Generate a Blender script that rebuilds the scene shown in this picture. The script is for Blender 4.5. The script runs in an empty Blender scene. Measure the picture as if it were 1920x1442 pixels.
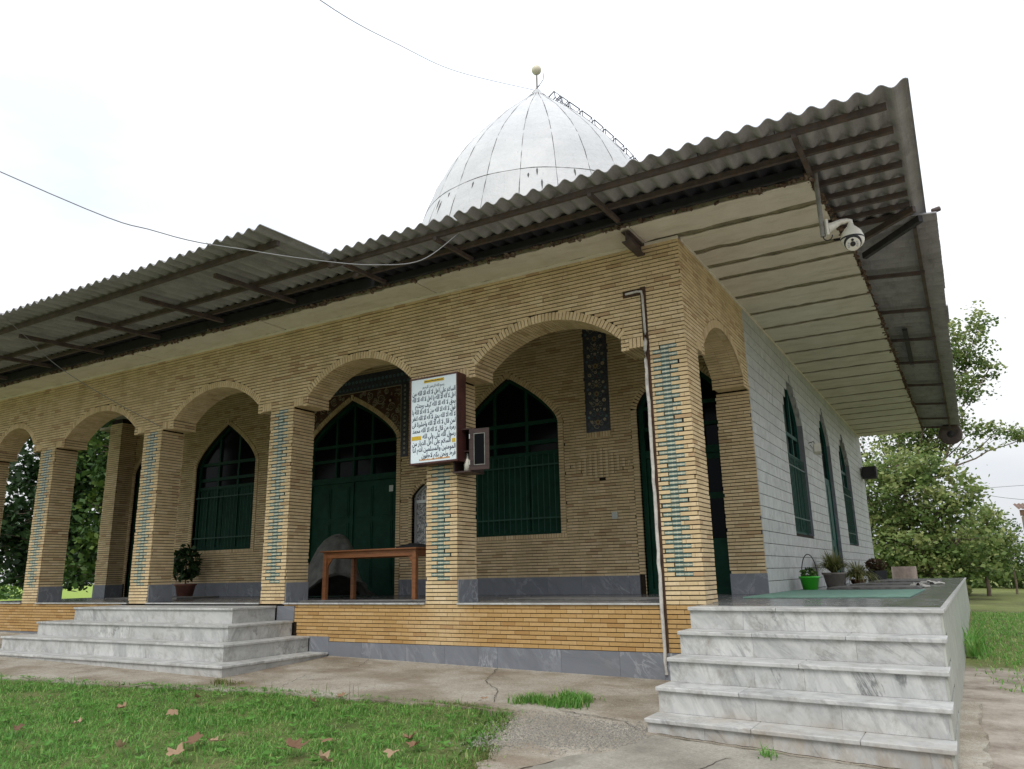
import bpy, math, random
import numpy as np
from mathutils import Vector, Matrix
from mathutils.geometry import tessellate_polygon
random.seed(7); rng = np.random.default_rng(7)
R = math.radians; PI = math.pi
scene = bpy.context.scene
COL = scene.collection

# ------------------------------------------------------------------ camera
CAM = Vector((2.5285, -8.3758, 0.3331))
yaw, pit, rol = R(30.19), R(13.97), R(-1.153)
Fw = Vector((-math.sin(yaw)*math.cos(pit), math.cos(yaw)*math.cos(pit), math.sin(pit)))
R0 = Vector((math.cos(yaw), math.sin(yaw), 0)); U0 = R0.cross(Fw)
Rt = math.cos(rol)*R0 + math.sin(rol)*U0; Up = -math.sin(rol)*R0 + math.cos(rol)*U0
cd = bpy.data.cameras.new('camera'); cam = bpy.data.objects.new('camera', cd); COL.objects.link(cam)
cd.sensor_width = 36; cd.lens = 36*1434.6/1920; cd.clip_end = 3000; cd.clip_start = .05
M = Matrix((Rt, Up, -Fw)).transposed().to_4x4(); M.translation = CAM
cam.matrix_world = M; scene.camera = cam

# ------------------------------------------------------------------ overcast sky, weak soft sun
SUN_EL, SUN_AZ = R(50), R(170)          # azimuth from +Y, clockwise
world = bpy.data.worlds.new('World'); scene.world = world; world.use_nodes = True
wn = world.node_tree; wn.nodes.clear()
def wnode(t, **k):
    n = wn.nodes.new(t)
    for a, b in k.items(): setattr(n, a, b)
    return n
sky = wnode('ShaderNodeTexSky', sky_type='NISHITA', sun_disc=False, sun_elevation=SUN_EL, sun_rotation=SUN_AZ)
sky.air_density = 1.0; sky.dust_density = 2.0
tc = wnode('ShaderNodeTexCoord'); mp = wnode('ShaderNodeMapping'); mp.inputs['Scale'].default_value = (1.0, 1.0, 2.6)
nz = wnode('ShaderNodeTexNoise'); nz.inputs['Scale'].default_value = 1.7; nz.inputs['Detail'].default_value = 5
nz.inputs['Roughness'].default_value = .5
cr = wnode('ShaderNodeValToRGB'); cr.color_ramp.elements[0].position = .36; cr.color_ramp.elements[1].position = .62
cr.color_ramp.elements[0].color = (7.4, 8.1, 9.3, 1); cr.color_ramp.elements[1].color = (10.8, 10.9, 11.0, 1)
mx = wnode('ShaderNodeMix', data_type='RGBA'); mx.inputs[0].default_value = .93
bg = wnode('ShaderNodeBackground'); bg.inputs['Strength'].default_value = .105
wo = wnode('ShaderNodeOutputWorld')
L = wn.links.new
L(tc.outputs['Generated'], mp.inputs['Vector']); L(mp.outputs[0], nz.inputs['Vector']); L(nz.outputs['Fac'], cr.inputs[0])
sz_ = wnode('ShaderNodeSeparateXYZ'); mr = wnode('ShaderNodeMapRange'); mr.inputs[1].default_value = 0; mr.inputs[2].default_value = 1; mr.inputs[3].default_value = .56; mr.inputs[4].default_value = 1.45
ml = wnode('ShaderNodeVectorMath', operation='SCALE')          # overcast: brighter overhead than at the horizon
L(tc.outputs['Generated'], sz_.inputs[0]); L(sz_.outputs[2], mr.inputs[0]); L(mr.outputs[0], ml.inputs['Scale'])
L(sky.outputs[0], mx.inputs[6]); L(cr.outputs[0], mx.inputs[7]); L(mx.outputs[2], ml.inputs[0]); L(ml.outputs[0], bg.inputs['Color']); L(bg.outputs[0], wo.inputs[0])
sd = bpy.data.lights.new('sun', 'SUN'); sd.energy = 1.2; sd.angle = R(25); sd.color = (1, .96, .9)
so = bpy.data.objects.new('sun', sd); COL.objects.link(so)
sdir = Vector((math.sin(SUN_AZ)*math.cos(SUN_EL), math.cos(SUN_AZ)*math.cos(SUN_EL), math.sin(SUN_EL)))
so.rotation_euler = sdir.to_track_quat('Z', 'Y').to_euler(); so.location = (0, -20, 30)
vs = scene.view_settings; vs.view_transform = 'Standard'; vs.look = 'None'; vs.gamma = 1; vs.exposure = 0.4; vs.use_curve_mapping = False
scene.cycles.use_denoising = True
scene.cycles.max_bounces = 8; scene.cycles.diffuse_bounces = 5; scene.cycles.glossy_bounces = 3

# ------------------------------------------------------------------ materials
MATS = {}
class NT:
    def __init__(s, name):
        s.m = bpy.data.materials.new(name); s.m.use_nodes = True; s.t = s.m.node_tree
        s.b = s.t.nodes['Principled BSDF']; MATS[name] = s.m
    def n(s, t, ins=None, **k):
        n = s.t.nodes.new(t)
        for a, b in k.items(): setattr(n, a, b)
        if ins:
            for a, b in ins.items(): s.put(n.inputs[a], b)
        return n
    def put(s, sock, v):
        if hasattr(v, 'links') or isinstance(v, bpy.types.NodeSocket): s.t.links.new(v, sock)
        else:
            if sock.type == 'RGBA' and len(v) == 3: v = (*v, 1)
            sock.default_value = v
    def noise(s, vec, scale, detail=4, rough=.6, dist=0):
        return s.n('ShaderNodeTexNoise', {'Vector': vec, 'Scale': scale, 'Detail': detail, 'Roughness': rough, 'Distortion': dist}).outputs['Fac']
    def ramp(s, fac, els):
        r = s.n('ShaderNodeValToRGB', {'Fac': fac}); e = r.color_ramp.elements
        while len(e) < len(els): e.new(.5)
        for i, (p, c) in enumerate(els): e[i].position = p; e[i].color = (*c, 1) if len(c) == 3 else c
        return r.outputs[0]
    def fac(s, f, a, b): return s.n('ShaderNodeMapRange', {0: f, 1: a, 2: b, 3: 0.0, 4: 1.0}).outputs[0]
    def mix(s, f, a, b, mode='MIX'):
        m = s.n('ShaderNodeMix', data_type='RGBA', blend_type=mode); s.put(m.inputs[0], f); s.put(m.inputs[6], a); s.put(m.inputs[7], b)
        return m.outputs[2]
    def math(s, op, a, b=0.0): 
        m = s.n('ShaderNodeMath', operation=op); s.put(m.inputs[0], a); s.put(m.inputs[1], b); return m.outputs[0]
    def vmath(s, op, a, b=(0, 0, 0)):
        m = s.n('ShaderNodeVectorMath', operation=op); s.put(m.inputs[0], a); s.put(m.inputs[1], b); return m.outputs[0]
    def pos(s): return s.n('ShaderNodeNewGeometry').outputs['Position']
    def obj(s): return s.n('ShaderNodeTexCoord').outputs['Object']
    def uv(s): return s.n('ShaderNodeTexCoord').outputs['UV']
    def rnd(s): return s.n('ShaderNodeObjectInfo').outputs['Random']
    def scl(s, v, k): return s.vmath('MULTIPLY', v, k)
    def tint(s):
        a = s.n('ShaderNodeAttribute', attribute_name='tint', attribute_type='GEOMETRY').outputs['Fac']
        b = s.n('ShaderNodeAttribute', attribute_name='tint', attribute_type='OBJECT').outputs['Fac']
        return s.math('ADD', a, b)
    def bump(s, h, strength=.3, dist=.01):
        s.put(s.b.inputs['Normal'], s.n('ShaderNodeBump', {'Height': h, 'Strength': strength, 'Distance': dist}).outputs[0])
    def out(s, color=None, rough=.6, metal=0.0, spec=.4):
        if color is not None: s.put(s.b.inputs['Base Color'], color)
        s.put(s.b.inputs['Roughness'], rough); s.put(s.b.inputs['Metallic'], metal); s.put(s.b.inputs['Specular IOR Level'], spec)
        return s.m

def simple(name, col, rough=.6, var=.25, scale=8, bump=.15, metal=0.0, spec=.35, dirt=None):
    t = NT(name); p = t.pos()
    n = t.noise(p, scale, 5); c = t.mix(t.fac(n, .3, .7), [v*(1-var) for v in col], [min(v*(1+var), 1) for v in col])
    if dirt: c = t.mix(t.math('MULTIPLY', t.fac(t.noise(p, dirt[1], 6, .7), .5, .75), dirt[2]), c, dirt[0])
    if bump: t.bump(t.noise(p, scale*6, 4), bump, .005)
    return t.out(c, rough, metal, spec)

def brick_mat(name, cols, stain, streak=.5):
    t = NT(name); p = t.pos(); tn = t.tint()
    c = t.ramp(tn, cols)
    n1 = t.noise(t.scl(p, (1.5, 1.5, .5)), 1.5, 6, .7)
    c = t.mix(t.math('MULTIPLY', t.fac(n1, .46, .78), streak), c, stain)
    n2 = t.noise(p, 26, 5, .7); c = t.mix(t.math('MULTIPLY', t.fac(n2, .35, .75), .32), c, [v*.62 for v in cols[2][1]])
    n3 = t.noise(p, 180, 2, .5); c = t.mix(t.math('MULTIPLY', t.fac(n3, .6, .75), .35), c, [v*.45 for v in cols[1][1]])
    t.bump(t.math('ADD', n2, n3), .35, .004)
    return t.out(c, .85, 0, .2)
YEL = [(0, (.47, .32, .18)), (.05, (.55, .425, .245)), (.35, (.635, .485, .28)), (.6, (.66, .51, .30)), (.85, (.68, .53, .32)), (1, (.71, .57, .36))]
brick_mat('brick_yellow', YEL, (.33, .245, .135), .62)
OCH = [(0, (.38, .22, .08)), (.05, (.43, .265, .10)), (.35, (.46, .29, .115)), (.6, (.48, .305, .125)), (.85, (.50, .325, .14)), (1, (.53, .36, .17))]
def ochre():
    t = NT('brick_ochre'); p = t.pos(); tn = t.tint()
    c = t.ramp(tn, OCH); y = t.ramp(tn, YEL)
    sx = t.n('ShaderNodeSeparateXYZ', {0: p}).outputs
    wash = t.fac(t.math('ADD', t.math('ABSOLUTE', t.math('ADD', sx[0], 3.45)), t.math('MULTIPLY', t.noise(p, 2.2, 4), .9)), .95, .45)
    wash2 = t.fac(t.noise(t.scl(p, (.55, 1, .5)), 1.6, 4), .52, .8)
    c = t.mix(t.math('MULTIPLY', wash, .75), c, y); c = t.mix(t.math('MULTIPLY', wash2, .6), c, (.40, .27, .12))
    n2 = t.noise(p, 26, 5, .7); c = t.mix(t.math('MULTIPLY', t.fac(n2, .35, .75), .35), c, (.26, .14, .045))
    n3 = t.noise(p, 180, 2, .5); c = t.mix(t.math('MULTIPLY', t.fac(n3, .6, .75), .4), c, (.16, .09, .035))
    t.bump(t.math('ADD', n2, n3), .35, .004); t.out(c, .8, 0, .25)
ochre()
simple('mortar', (.02, .013, .007), .95, .4, 20)
def tile_mat():
    t = NT('tile_glaze'); uv = t.uv(); tn = t.tint()
    s = t.n('ShaderNodeSeparateXYZ', {0: uv}).outputs
    u = t.math('ABSOLUTE', t.math('SUBTRACT', t.math('MULTIPLY', s[0], 2.0), 1.0)); v = t.math('ABSOLUTE', t.math('SUBTRACT', t.math('MULTIPLY', s[1], 2.0), 1.0))
    d1 = t.math('ADD', t.math('MULTIPLY', u, .42), t.math('MULTIPLY', v, 1.0))       # long lozenge
    d2 = t.math('ADD', t.math('MULTIPLY', u, 2.0), t.math('MULTIPLY', v, .72))      # short upright lozenge
    d3 = t.math('MAXIMUM', t.math('MULTIPLY', u, .56), t.math('MULTIPLY', v, 1.35))
    d = t.math('MINIMUM', t.math('MINIMUM', t.math('MULTIPLY', t.math('MAXIMUM', d1, t.math('MULTIPLY', u, .62)), 1.1), d2), d3)
    star = t.fac(d, .58, .48); rim = t.fac(t.math('MAXIMUM', u, v), .86, .93)
    teal = t.mix(t.fac(t.noise(t.pos(), 60, 3), .3, .7), (.04, .105, .105), (.065, .14, .135))
    c = t.mix(rim, teal, (.10, .13, .10)); c = t.mix(star, c, t.mix(t.fac(tn, 0.0, 1.0), (.45, .45, .33), (.55, .53, .39)))
    gr = t.fac(t.noise(t.pos(), 9, 5, .7), .5, .8); c = t.mix(t.math('MULTIPLY', gr, .5), c, (.30, .24, .14))
    t.out(c, .35, 0, .4)
tile_mat()
def marble(name, base, vein, scale=1.0, rough=.35, dark=None, dirt=.35, spec=.4):
    t = NT(name); r = t.rnd(); o = t.pos()
    off = t.n('ShaderNodeCombineXYZ', {0: t.math('MULTIPLY', r, 37.0), 1: t.math('MULTIPLY', r, 91.0), 2: t.math('MULTIPLY', r, 53.0)}).outputs[0]
    p = t.vmath('ADD', o, off)
    ang = t.n('ShaderNodeCombineXYZ', {0: t.math('ADD', .2, t.math('MULTIPLY', r, .5)), 1: t.math('ADD', .25, t.math('MULTIPLY', r, 1.0)), 2: .3}).outputs[0]
    rot = t.scl(t.n('ShaderNodeMapping', {'Vector': p, 'Rotation': ang}).outputs[0], (scale*3.0, scale*3.0, scale*.6))
    big = t.noise(rot, .7, 4, .55, .8)
    w = t.noise(rot, 2.2, 8, .7, .7)
    v1 = t.fac(w, .44, .72)
    w2 = t.noise(rot, .9, 6, .62, 1.6)
    v2 = t.math('MULTIPLY', t.fac(t.math('SUBTRACT', 1.0, t.math('MULTIPLY', t.math('ABSOLUTE', t.math('SUBTRACT', w2, .5)), 26.0)), .2, 1.0), t.fac(t.noise(p, 1.3, 3), .45, .7))
    c = t.mix(t.fac(big, .3, .72), base, [a*.6+b*.4 for a, b in zip(base, vein)])
    c = t.mix(t.math('MULTIPLY', v1, .8), c, vein); c = t.mix(t.math('MULTIPLY', v2, .85), c, dark or [k*.6 for k in vein])
    c = t.mix(t.math('MULTIPLY', t.fac(r, .0, 1.0), .6), c, [k*.70 for k in base])
    st = t.fac(t.noise(t.scl(o, (2.2, 2.2, 1.6)), 3.2, 7, .75), .50, .74); c = t.mix(t.math('MULTIPLY', st, dirt), c, (.20, .18, .145))
    if name == 'marble_white':
        zz_ = t.n('ShaderNodeSeparateXYZ', {0: o}).outputs[2]; sp = t.math('MULTIPLY', t.fac(zz_, -.70, -.88), t.fac(t.noise(t.scl(o, (3, 3, 1.2)), 1.4, 6, .7), .40, .62)); c = t.mix(t.math('MULTIPLY', sp, .7), c, (.34, .275, .20))
    t.bump(t.noise(o, 30, 4), .05, .004)
    rr = t.n('ShaderNodeMapRange', {0: t.noise(o, 4, 4), 1: .3, 2: .7, 3: max(rough-.1, .05), 4: rough+.15}).outputs[0]
    t.out(c, rr, 0, spec)
marble('marble_white', (.58, .58, .555), (.20, .21, .21), 1.0, .42, (.07, .075, .075), .75)
marble('marble_wall', (.54, .545, .52), (.30, .31, .31), .9, .5, (.18, .185, .18), .5)
marble('marble_side', (.44, .45, .40), (.27, .29, .25), .9, .5, (.17, .18, .15), .65)
marble('slate', (.20, .212, .235), (.12, .128, .145), 1.0, .5, (.46, .47, .48), .3)
marble('floor_grey', (.13, .135, .14), (.30, .30, .295), .8, .16, (.05, .052, .056), .3, .5)
def plaster():
    t = NT('plaster_cream'); p = t.pos()
    n = t.noise(p, 2.5, 6, .65); c = t.mix(t.fac(n, .3, .7), (.63, .575, .495), (.73, .68, .60))
    c = t.mix(t.math('MULTIPLY', t.fac(t.noise(t.scl(p, (.6, 2.2, 1)), 3.0, 6, .7), .5, .75), .55), c, (.42, .37, .28))
    c = t.mix(t.math('MULTIPLY', t.fac(t.noise(p, 40, 4, .7), .55, .75), .35), c, (.36, .31, .21))
    t.bump(t.noise(p, 14, 6), .5, .02); t.out(c, .9, 0, .15)
plaster()
simple('joint_olive', (.22, .20, .13), .9, .4, 9)
def asbestos():
    t = NT('roof_cement'); p = t.pos(); n = t.noise(p, 3.0, 6, .7)
    c = t.mix(t.fac(n, .3, .7), (.25, .245, .25), (.37, .365, .37))
    c = t.mix(t.math('MULTIPLY', t.fac(t.noise(t.scl(p, (3, .5, 1)), 2.5, 6, .7), .5, .72), .6), c, (.13, .125, .125))
    c = t.mix(t.math('MULTIPLY', t.fac(t.noise(p, 55, 3, .6), .55, .7), .4), c, (.42, .415, .41))
    t.bump(t.noise(p, 40, 4), .3, .006); t.out(c, .92, 0, .15)
asbestos()
simple('steel_brown', (.085, .068, .062), .7, .35, 7, .2, 0, .3, ((.16, .08, .045), 9, .5))
simple('steel_dark', (.04, .038, .042), .75, .3, 7, .2)
simple('dark_navy', (.022, .022, .028), .7, .3, 5, .1)
simple('steel_grey', (.22, .22, .20), .55, .25, 12, .1, 0, .4, ((.15, .09, .05), 14, .6))
simple('slab_edge', (.10, .065, .045), .9, .6, 16, .6, 0, .2, ((.38, .34, .27), 22, .8))
simple('green_paint', (.004, .036, .020), .6, .3, 5, .1, 0, .15)
simple('green_bar', (.012, .058, .038), .5, .2, 5, 0, 0, .3)
simple('green_side', (.006, .062, .046), .55, .25, 5, .1, 0, .2, ((.03, .04, .035), 6, .5))
def glass():
    t = NT('dark_glass'); t.bump(t.noise(t.pos(), 1.5, 2), .02, .02); t.out((.004, .0045, .005), .12, 0, .06)
glass()
def domem():
    t = NT('dome_paint'); p = t.pos()
    n = t.noise(p, 1.2, 6, .6); c = t.mix(t.fac(n, .3, .7), (.48, .49, .49), (.58, .58, .575))
    c = t.mix(t.math('MULTIPLY', t.fac(t.noise(t.scl(p, (2.5, 2.5, .35)), 2.2, 6, .75), .58, .74), .4), c, (.27, .27, .265))
    g_ = t.n('ShaderNodeSeparateXYZ', {0: t.vmath('SUBTRACT', p, (-8.1, 12.0, 0))}).outputs
    an = t.math('FLOOR', t.math('MULTIPLY', t.math('ADD', t.math('ARCTAN2', g_[1], g_[0]), 6.2047), 3.81972)); zb = t.math('FLOOR', t.math('MULTIPLY', g_[2], .8))
    wn_ = t.n('ShaderNodeTexWhiteNoise', {'Vector': t.n('ShaderNodeCombineXYZ', {0: an, 1: zb, 2: 0.0}).outputs[0]}, noise_dimensions='3D').outputs['Value']
    c = t.mix(t.math('MULTIPLY', wn_, .35), c, (.33, .335, .34))
    c = t.mix(t.math('MULTIPLY', t.fac(t.noise(t.scl(p, (4, 4, .6)), 3.0, 6, .75), .6, .7), .5), c, (.22, .21, .20))
    t.bump(t.noise(p, 5, 6), .6, .05); t.out(c, .38, 0, .5)
domem()
simple('seam_black', (.10, .10, .10), .8, .4, 6)
simple('lamp_cream', (.62, .58, .45), .4, .1, 6, 0)
simple('cctv_white', (.66, .64, .56), .4, .12, 8, .03, 0, .4, ((.42, .38, .28), 12, .35))
simple('black_plastic', (.015, .015, .016), .35, .2, 8, 0, 0, .4)
simple('led_grey', (.45, .45, .47), .3, .1, 8, 0)
simple('sign_frame', (.075, .028, .024), .45, .3, 6, .1)
simple('sign_white', (.70, .79, .84), .5, .05, 2, 0, 0, .3, ((.5, .5, .46), 3, .25))
simple('ink_navy', (.012, .022, .06), .6, .1, 4, 0)
simple('label_yellow', (.62, .42, .03), .6, .15, 8, 0)
simple('ink_orange', (.55, .26, .07), .6, .1, 8, 0)
def wood(name, a, b, rough=.5):
    t = NT(name); p = t.pos(); n = t.noise(t.scl(p, (2, 9, 14)), 2.2, 6, .6, .6)
    c = t.mix(t.fac(n, .3, .7), a, b); t.bump(n, .15, .004); t.out(c, rough, 0, .35)
wood('wood_orange', (.17, .062, .022), (.28, .115, .045)); wood('wood_dark', (.028, .016, .014), (.06, .034, .027), .4)
simple('tarp', (.10, .10, .088), .75, .35, 6, .3, 0, .25, ((.05, .05, .045), 5, .5))
simple('cloth_black', (.012, .012, .013), .9, .3, 20, .3)
simple('aluminium', (.50, .51, .50), .35, .1, 6, 0, .3, .5)
def lace():
    t = NT('lace_curtain'); p = t.pos(); n = t.noise(p, 14, 5, .7, 1.5)
    t.out(t.mix(t.fac(n, .42, .6), (.08, .085, .09), (.55, .55, .54)), .4, 0, .5)
lace()
simple('pipe_paint', (.50, .48, .44), .6, .2, 14, .3, 0, .3, ((.10, .09, .08), 16, .6))
simple('crack_soil', (.045, .037, .026), .95, .4, 20, .3)
simple('rust_channel', (.055, .03, .018), .9, .5, 14, .4)
simple('carpet_green', (.17, .29, .235), .95, .18, 9, .5, 0, .1, ((.20, .24, .20), 5, .4))
simple('mat_grey', (.17, .165, .155), .95, .25, 9, .4, 0, .1)
simple('concrete_drum', (.30, .235, .19), .9, .25, 7, .3)
def terrain(name, stops, sc, fine, rough=.95, bmp=.5, bd=.02):
    t = NT(name); p = t.pos(); n = t.noise(p, sc, 7, .62); f = t.noise(p, fine, 5, .7)
    c = t.ramp(n, stops); c = t.mix(t.math('MULTIPLY', t.fac(f, .4, .7), .45), c, [k*.55 for k in stops[0][1]])
    t.bump(t.math('ADD', f, t.noise(p, fine*4, 3)), bmp, bd); return t, c, p, rough
def concrete():
    t, c, p, r = terrain('concrete', [(.28, (.20, .165, .12)), (.42, (.31, .27, .205)), (.52, (.41, .37, .30)), (.66, (.49, .455, .385))], 1.3, 38)
    sp_ = t.noise(p, 130, 3, .6); c = t.mix(t.math('MULTIPLY', t.fac(sp_, .52, .66), .5), c, (.15, .125, .095)); c = t.mix(t.math('MULTIPLY', t.fac(sp_, .46, .34), .4), c, (.56, .52, .45))
    wet = t.fac(t.noise(t.scl(p, (.7, 1.4, 1)), 1.2, 5, .6), .52, .62); c = t.mix(t.math('MULTIPLY', wet, .55), c, (.20, .15, .10))
    cr_ = t.noise(p, 1.6, 7, .7, .8); crack = t.fac(t.math('ABSOLUTE', t.math('SUBTRACT', cr_, .5)), .006, .0)
    c = t.mix(t.math('MULTIPLY', crack, .55), c, (.09, .075, .055)); t.out(c, r, 0, .15)
concrete()
def concrete2():
    t, c, p, r = terrain('concrete_pale', [(.25, (.22, .20, .165)), (.5, (.37, .345, .29)), (.75, (.46, .43, .37))], 1.6, 45)
    wet = t.fac(t.noise(p, 1.7, 4, .6), .54, .6); c = t.mix(t.math('MULTIPLY', wet, .6), c, (.19, .175, .14)); t.out(c, r, 0, .15)
concrete2()
def groundm():
    t, c, p, r = terrain('ground_soil', [(.3, (.085, .085, .04)), (.45, (.13, .145, .055)), (.6, (.165, .19, .065)), (.75, (.25, .22, .12))], .55, 9)
    s = t.n('ShaderNodeSeparateXYZ', {0: p}).outputs
    ns = t.noise(p, 1.1, 5); 
    m = t.math('MULTIPLY', t.fac(t.math('ADD', s[0], t.math('MULTIPLY', ns, .8)), 2.3, 2.6), t.fac(t.math('SUBTRACT', s[1], t.math('MULTIPLY', ns, 2.4)), 2.2, 1.6))
    dirt = t.ramp(t.noise(p, 2.4, 7, .7), [(.3, (.14, .112, .085)), (.42, (.25, .212, .172)), (.55, (.34, .30, .25)), (.7, (.42, .375, .32))])
    c = t.mix(m, c, dirt)
    far = t.fac(s[1], 25.0, 60.0); c = t.mix(t.math('MULTIPLY', far, .6), c, (.20, .23, .06))
    farl = t.fac(s[0], -35.0, -45.0); c = t.mix(farl, c, (.23, .31, .065)); t.out(c, .95, 0, .1)  # far left field painted brighter, as if sunlit
groundm()
terrain_ = terrain('lawn_soil', [(.3, (.075, .10, .034)), (.5, (.115, .16, .048)), (.7, (.19, .175, .08))], 2.2, 30); terrain_[0].out(terrain_[1], .95, 0, .1)
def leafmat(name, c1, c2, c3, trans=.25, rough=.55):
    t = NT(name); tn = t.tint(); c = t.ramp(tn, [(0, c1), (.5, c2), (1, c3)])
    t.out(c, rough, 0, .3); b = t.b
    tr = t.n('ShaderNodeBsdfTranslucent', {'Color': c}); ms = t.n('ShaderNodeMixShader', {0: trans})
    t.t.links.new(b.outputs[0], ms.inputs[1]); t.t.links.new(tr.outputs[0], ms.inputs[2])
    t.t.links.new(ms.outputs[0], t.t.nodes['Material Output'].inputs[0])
leafmat('grass_blade', (.08, .205, .035), (.165, .38, .075), (.36, .44, .15), .45)
leafmat('leaf_green', (.022, .055, .012), (.055, .115, .022), (.13, .19, .035))
leafmat('leaf_bright', (.065, .115, .032), (.165, .24, .065), (.34, .37, .14), .4)
leafmat('leaf_dark', (.010, .028, .008), (.022, .052, .014), (.05, .095, .03))
leafmat('leaf_red', (.05, .03, .015), (.10, .05, .03), (.09, .10, .03))
leafmat('leaf_straw', (.09, .115, .03), (.19, .215, .065), (.34, .31, .14), .35)
leafmat('leaf_dry', (.11, .062, .036), (.24, .14, .082), (.40, .28, .18), .15, .8)
simple('bark', (.15, .115, .085), .95, .35, 6, .6)
simple('pot_green', (.055, .42, .03), .4, .1, 5, .03)
simple('pot_grey', (.26, .235, .205), .8, .2, 8, .2)
simple('pot_black', (.02, .02, .022), .5, .2, 8, .05)
simple('pot_terracotta', (.20, .085, .06), .8, .2, 8, .1)
simple('stone_grit', (.21, .195, .165), .95, .6, 60, .2)
simple('tile_navy', (.045, .05, .066), .4, .5, 22, .1, 0, .4, ((.16, .165, .175), 34, .6))
simple('tile_brown', (.075, .038, .024), .45, .35, 10, .1)
simple('tile_cream', (.40, .36, .27), .4, .15, 10, 0)
simple('tile_turq', (.12, .24, .27), .4, .2, 10, 0)
simple('tile_gold', (.27, .21, .10), .4, .2, 10, 0)
simple('tile_rust', (.13, .06, .04), .4, .2, 10, 0)
simple('ceiling_plaster', (.30, .24, .17), .9, .2, 3, .2)
simple('paper_white', (.45, .47, .44), .7, .05, 5, 0)
simple('white_rag', (.5, .48, .44), .9, .1, 9, .2)
simple('shed_roof', (.16, .10, .07), .85, .3, 6, .2)
simple('wire_grey', (.22, .22, .22), .6, .1, 5, 0)

# ------------------------------------------------------------------ mesh helpers
WL = {}                                         # world location of each object
class MB:
    def __init__(s): s.v = []; s.f = []; s.t = []; s.uvs = {}; s.sm = []
    def add(s, vs, fs, tint=0.0, smooth=False):
        b = len(s.v); s.v += [tuple(v) for v in vs]
        for f in fs: s.f.append(tuple(b+i for i in f)); s.t.append(tint); s.sm.append(smooth)
        return s
    def obox(s, c, u, v, n, tint=0.0, back=True):      # centre + three half vectors
        c, u, v, n = map(Vector, (c, u, v, n))
        p = [c+a*u+b*v+d*n for d in (-1, 1) for b in (-1, 1) for a in (-1, 1)]
        f = [(4, 5, 7, 6), (0, 4, 6, 2), (1, 3, 7, 5), (2, 6, 7, 3), (0, 1, 5, 4)]
        if back: f.append((0, 2, 3, 1))
        return s.add(p, f, tint)
    def box(s, x0, x1, y0, y1, z0, z1, tint=0.0):
        return s.obox(((x0+x1)/2, (y0+y1)/2, (z0+z1)/2), ((x1-x0)/2, 0, 0), (0, (y1-y0)/2, 0), (0, 0, (z1-z0)/2), tint)
    def bar(s, a, b, w, h, up=(0, 0, 1), tint=0.0):
        a, b = Vector(a), Vector(b); d = (b-a); n = d.normalized(); sd_ = n.cross(Vector(up)).normalized(); u2 = sd_.cross(n)
        return s.obox((a+b)/2, sd_*w/2, d/2, u2*h/2, tint)
    def tube(s, pts, r, n=8, tint=0.0, caps=True):
        pts = [Vector(p) for p in pts]; rs = r if isinstance(r, (list, tuple)) else [r]*len(pts); vs = []; fs = []
        ref = Vector((0, 0, 1))
        for i, p in enumerate(pts):
            d = (pts[min(i+1, len(pts)-1)]-pts[max(i-1, 0)]).normalized()
            a = d.cross(ref)
            if a.length < .05: a = d.cross(Vector((1, 0, 0)))
            a.normalize(); b = a.cross(d)
            for k in range(n):
                t = 2*PI*k/n; vs.append(p+rs[i]*(math.cos(t)*a+math.sin(t)*b))
        for i in range(len(pts)-1):
            for k in range(n): fs.append((i*n+k, (i+1)*n+k, (i+1)*n+(k+1) % n, i*n+(k+1) % n))
        s.add(vs, fs, tint, True)
        if caps: s.add(vs[:n], [tuple(range(n))], tint); s.add(vs[-n:], [tuple(range(n-1, -1, -1))], tint)
        return s
    def lathe(s, prof, c=(0, 0, 0), n=24, axis=None, tint=0.0, smooth=True):
        c = Vector(c); az = Vector(axis).normalized() if axis else Vector((0, 0, 1))
        a = az.cross(Vector((1, 0, 0)) if abs(az.x) < .9 else Vector((0, 1, 0))).normalized(); b = az.cross(a); vs = []; fs = []
        for r, z in prof:
            for k in range(n):
                t = 2*PI*k/n; vs.append(c+az*z+r*(math.cos(t)*a+math.sin(t)*b))
        for i in range(len(prof)-1):
            for k in range(n): fs.append((i*n+k, i*n+(k+1) % n, (i+1)*n+(k+1) % n, (i+1)*n+k))
        s.add(vs, fs, tint, smooth); return s
    def build(s, name, mat, parent=None, label=None, cat=None, kind=None, group=None, center=True):
        v = np.array(s.v, np.float64).reshape(-1, 3)
        c = (v.min(0)+v.max(0))/2 if len(v) else np.zeros(3)
        me = bpy.data.meshes.new(name); me.from_pydata((v-c).tolist(), [], s.f)
        me.materials.append(MATS[mat])
        if any(s.t):
            at = me.attributes.new('tint', 'FLOAT', 'FACE'); at.data.foreach_set('value', np.array(s.t, np.float32))
        me.polygons.foreach_set('use_smooth', np.array(s.sm, bool))
        if s.uvs:
            ul = me.uv_layers.new(name='UVMap'); arr = np.zeros((len(me.loops), 2), np.float32); li = 0
            for i, f in enumerate(s.f):
                q = s.uvs.get(i)
                if q: arr[li:li+len(q)] = q
                li += len(f)
            ul.data.foreach_set('uv', arr.ravel())
        me.update()
        o = link(name, me, Vector(c), parent, label, cat, kind, group)
        if name in ('tread', 'tabletop', 'leg'):
            bv = o.modifiers.new('edge', 'BEVEL'); bv.width = .006; bv.segments = 2
        return o
def link(name, data, loc, parent=None, label=None, cat=None, kind=None, group=None):
    o = bpy.data.objects.new(name, data); COL.objects.link(o); loc = Vector(loc)
    if parent is not None: o.parent = parent; o.location = loc-WL[parent.name]
    else: o.location = loc
    WL[o.name] = loc
    if label: o['label'] = label
    if cat: o['category'] = cat
    if kind: o['kind'] = kind
    if group: o['group'] = group
    return o
def thing(name, loc, label, cat, group=None): return link(name, None, loc, None, label, cat, None, group)
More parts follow.
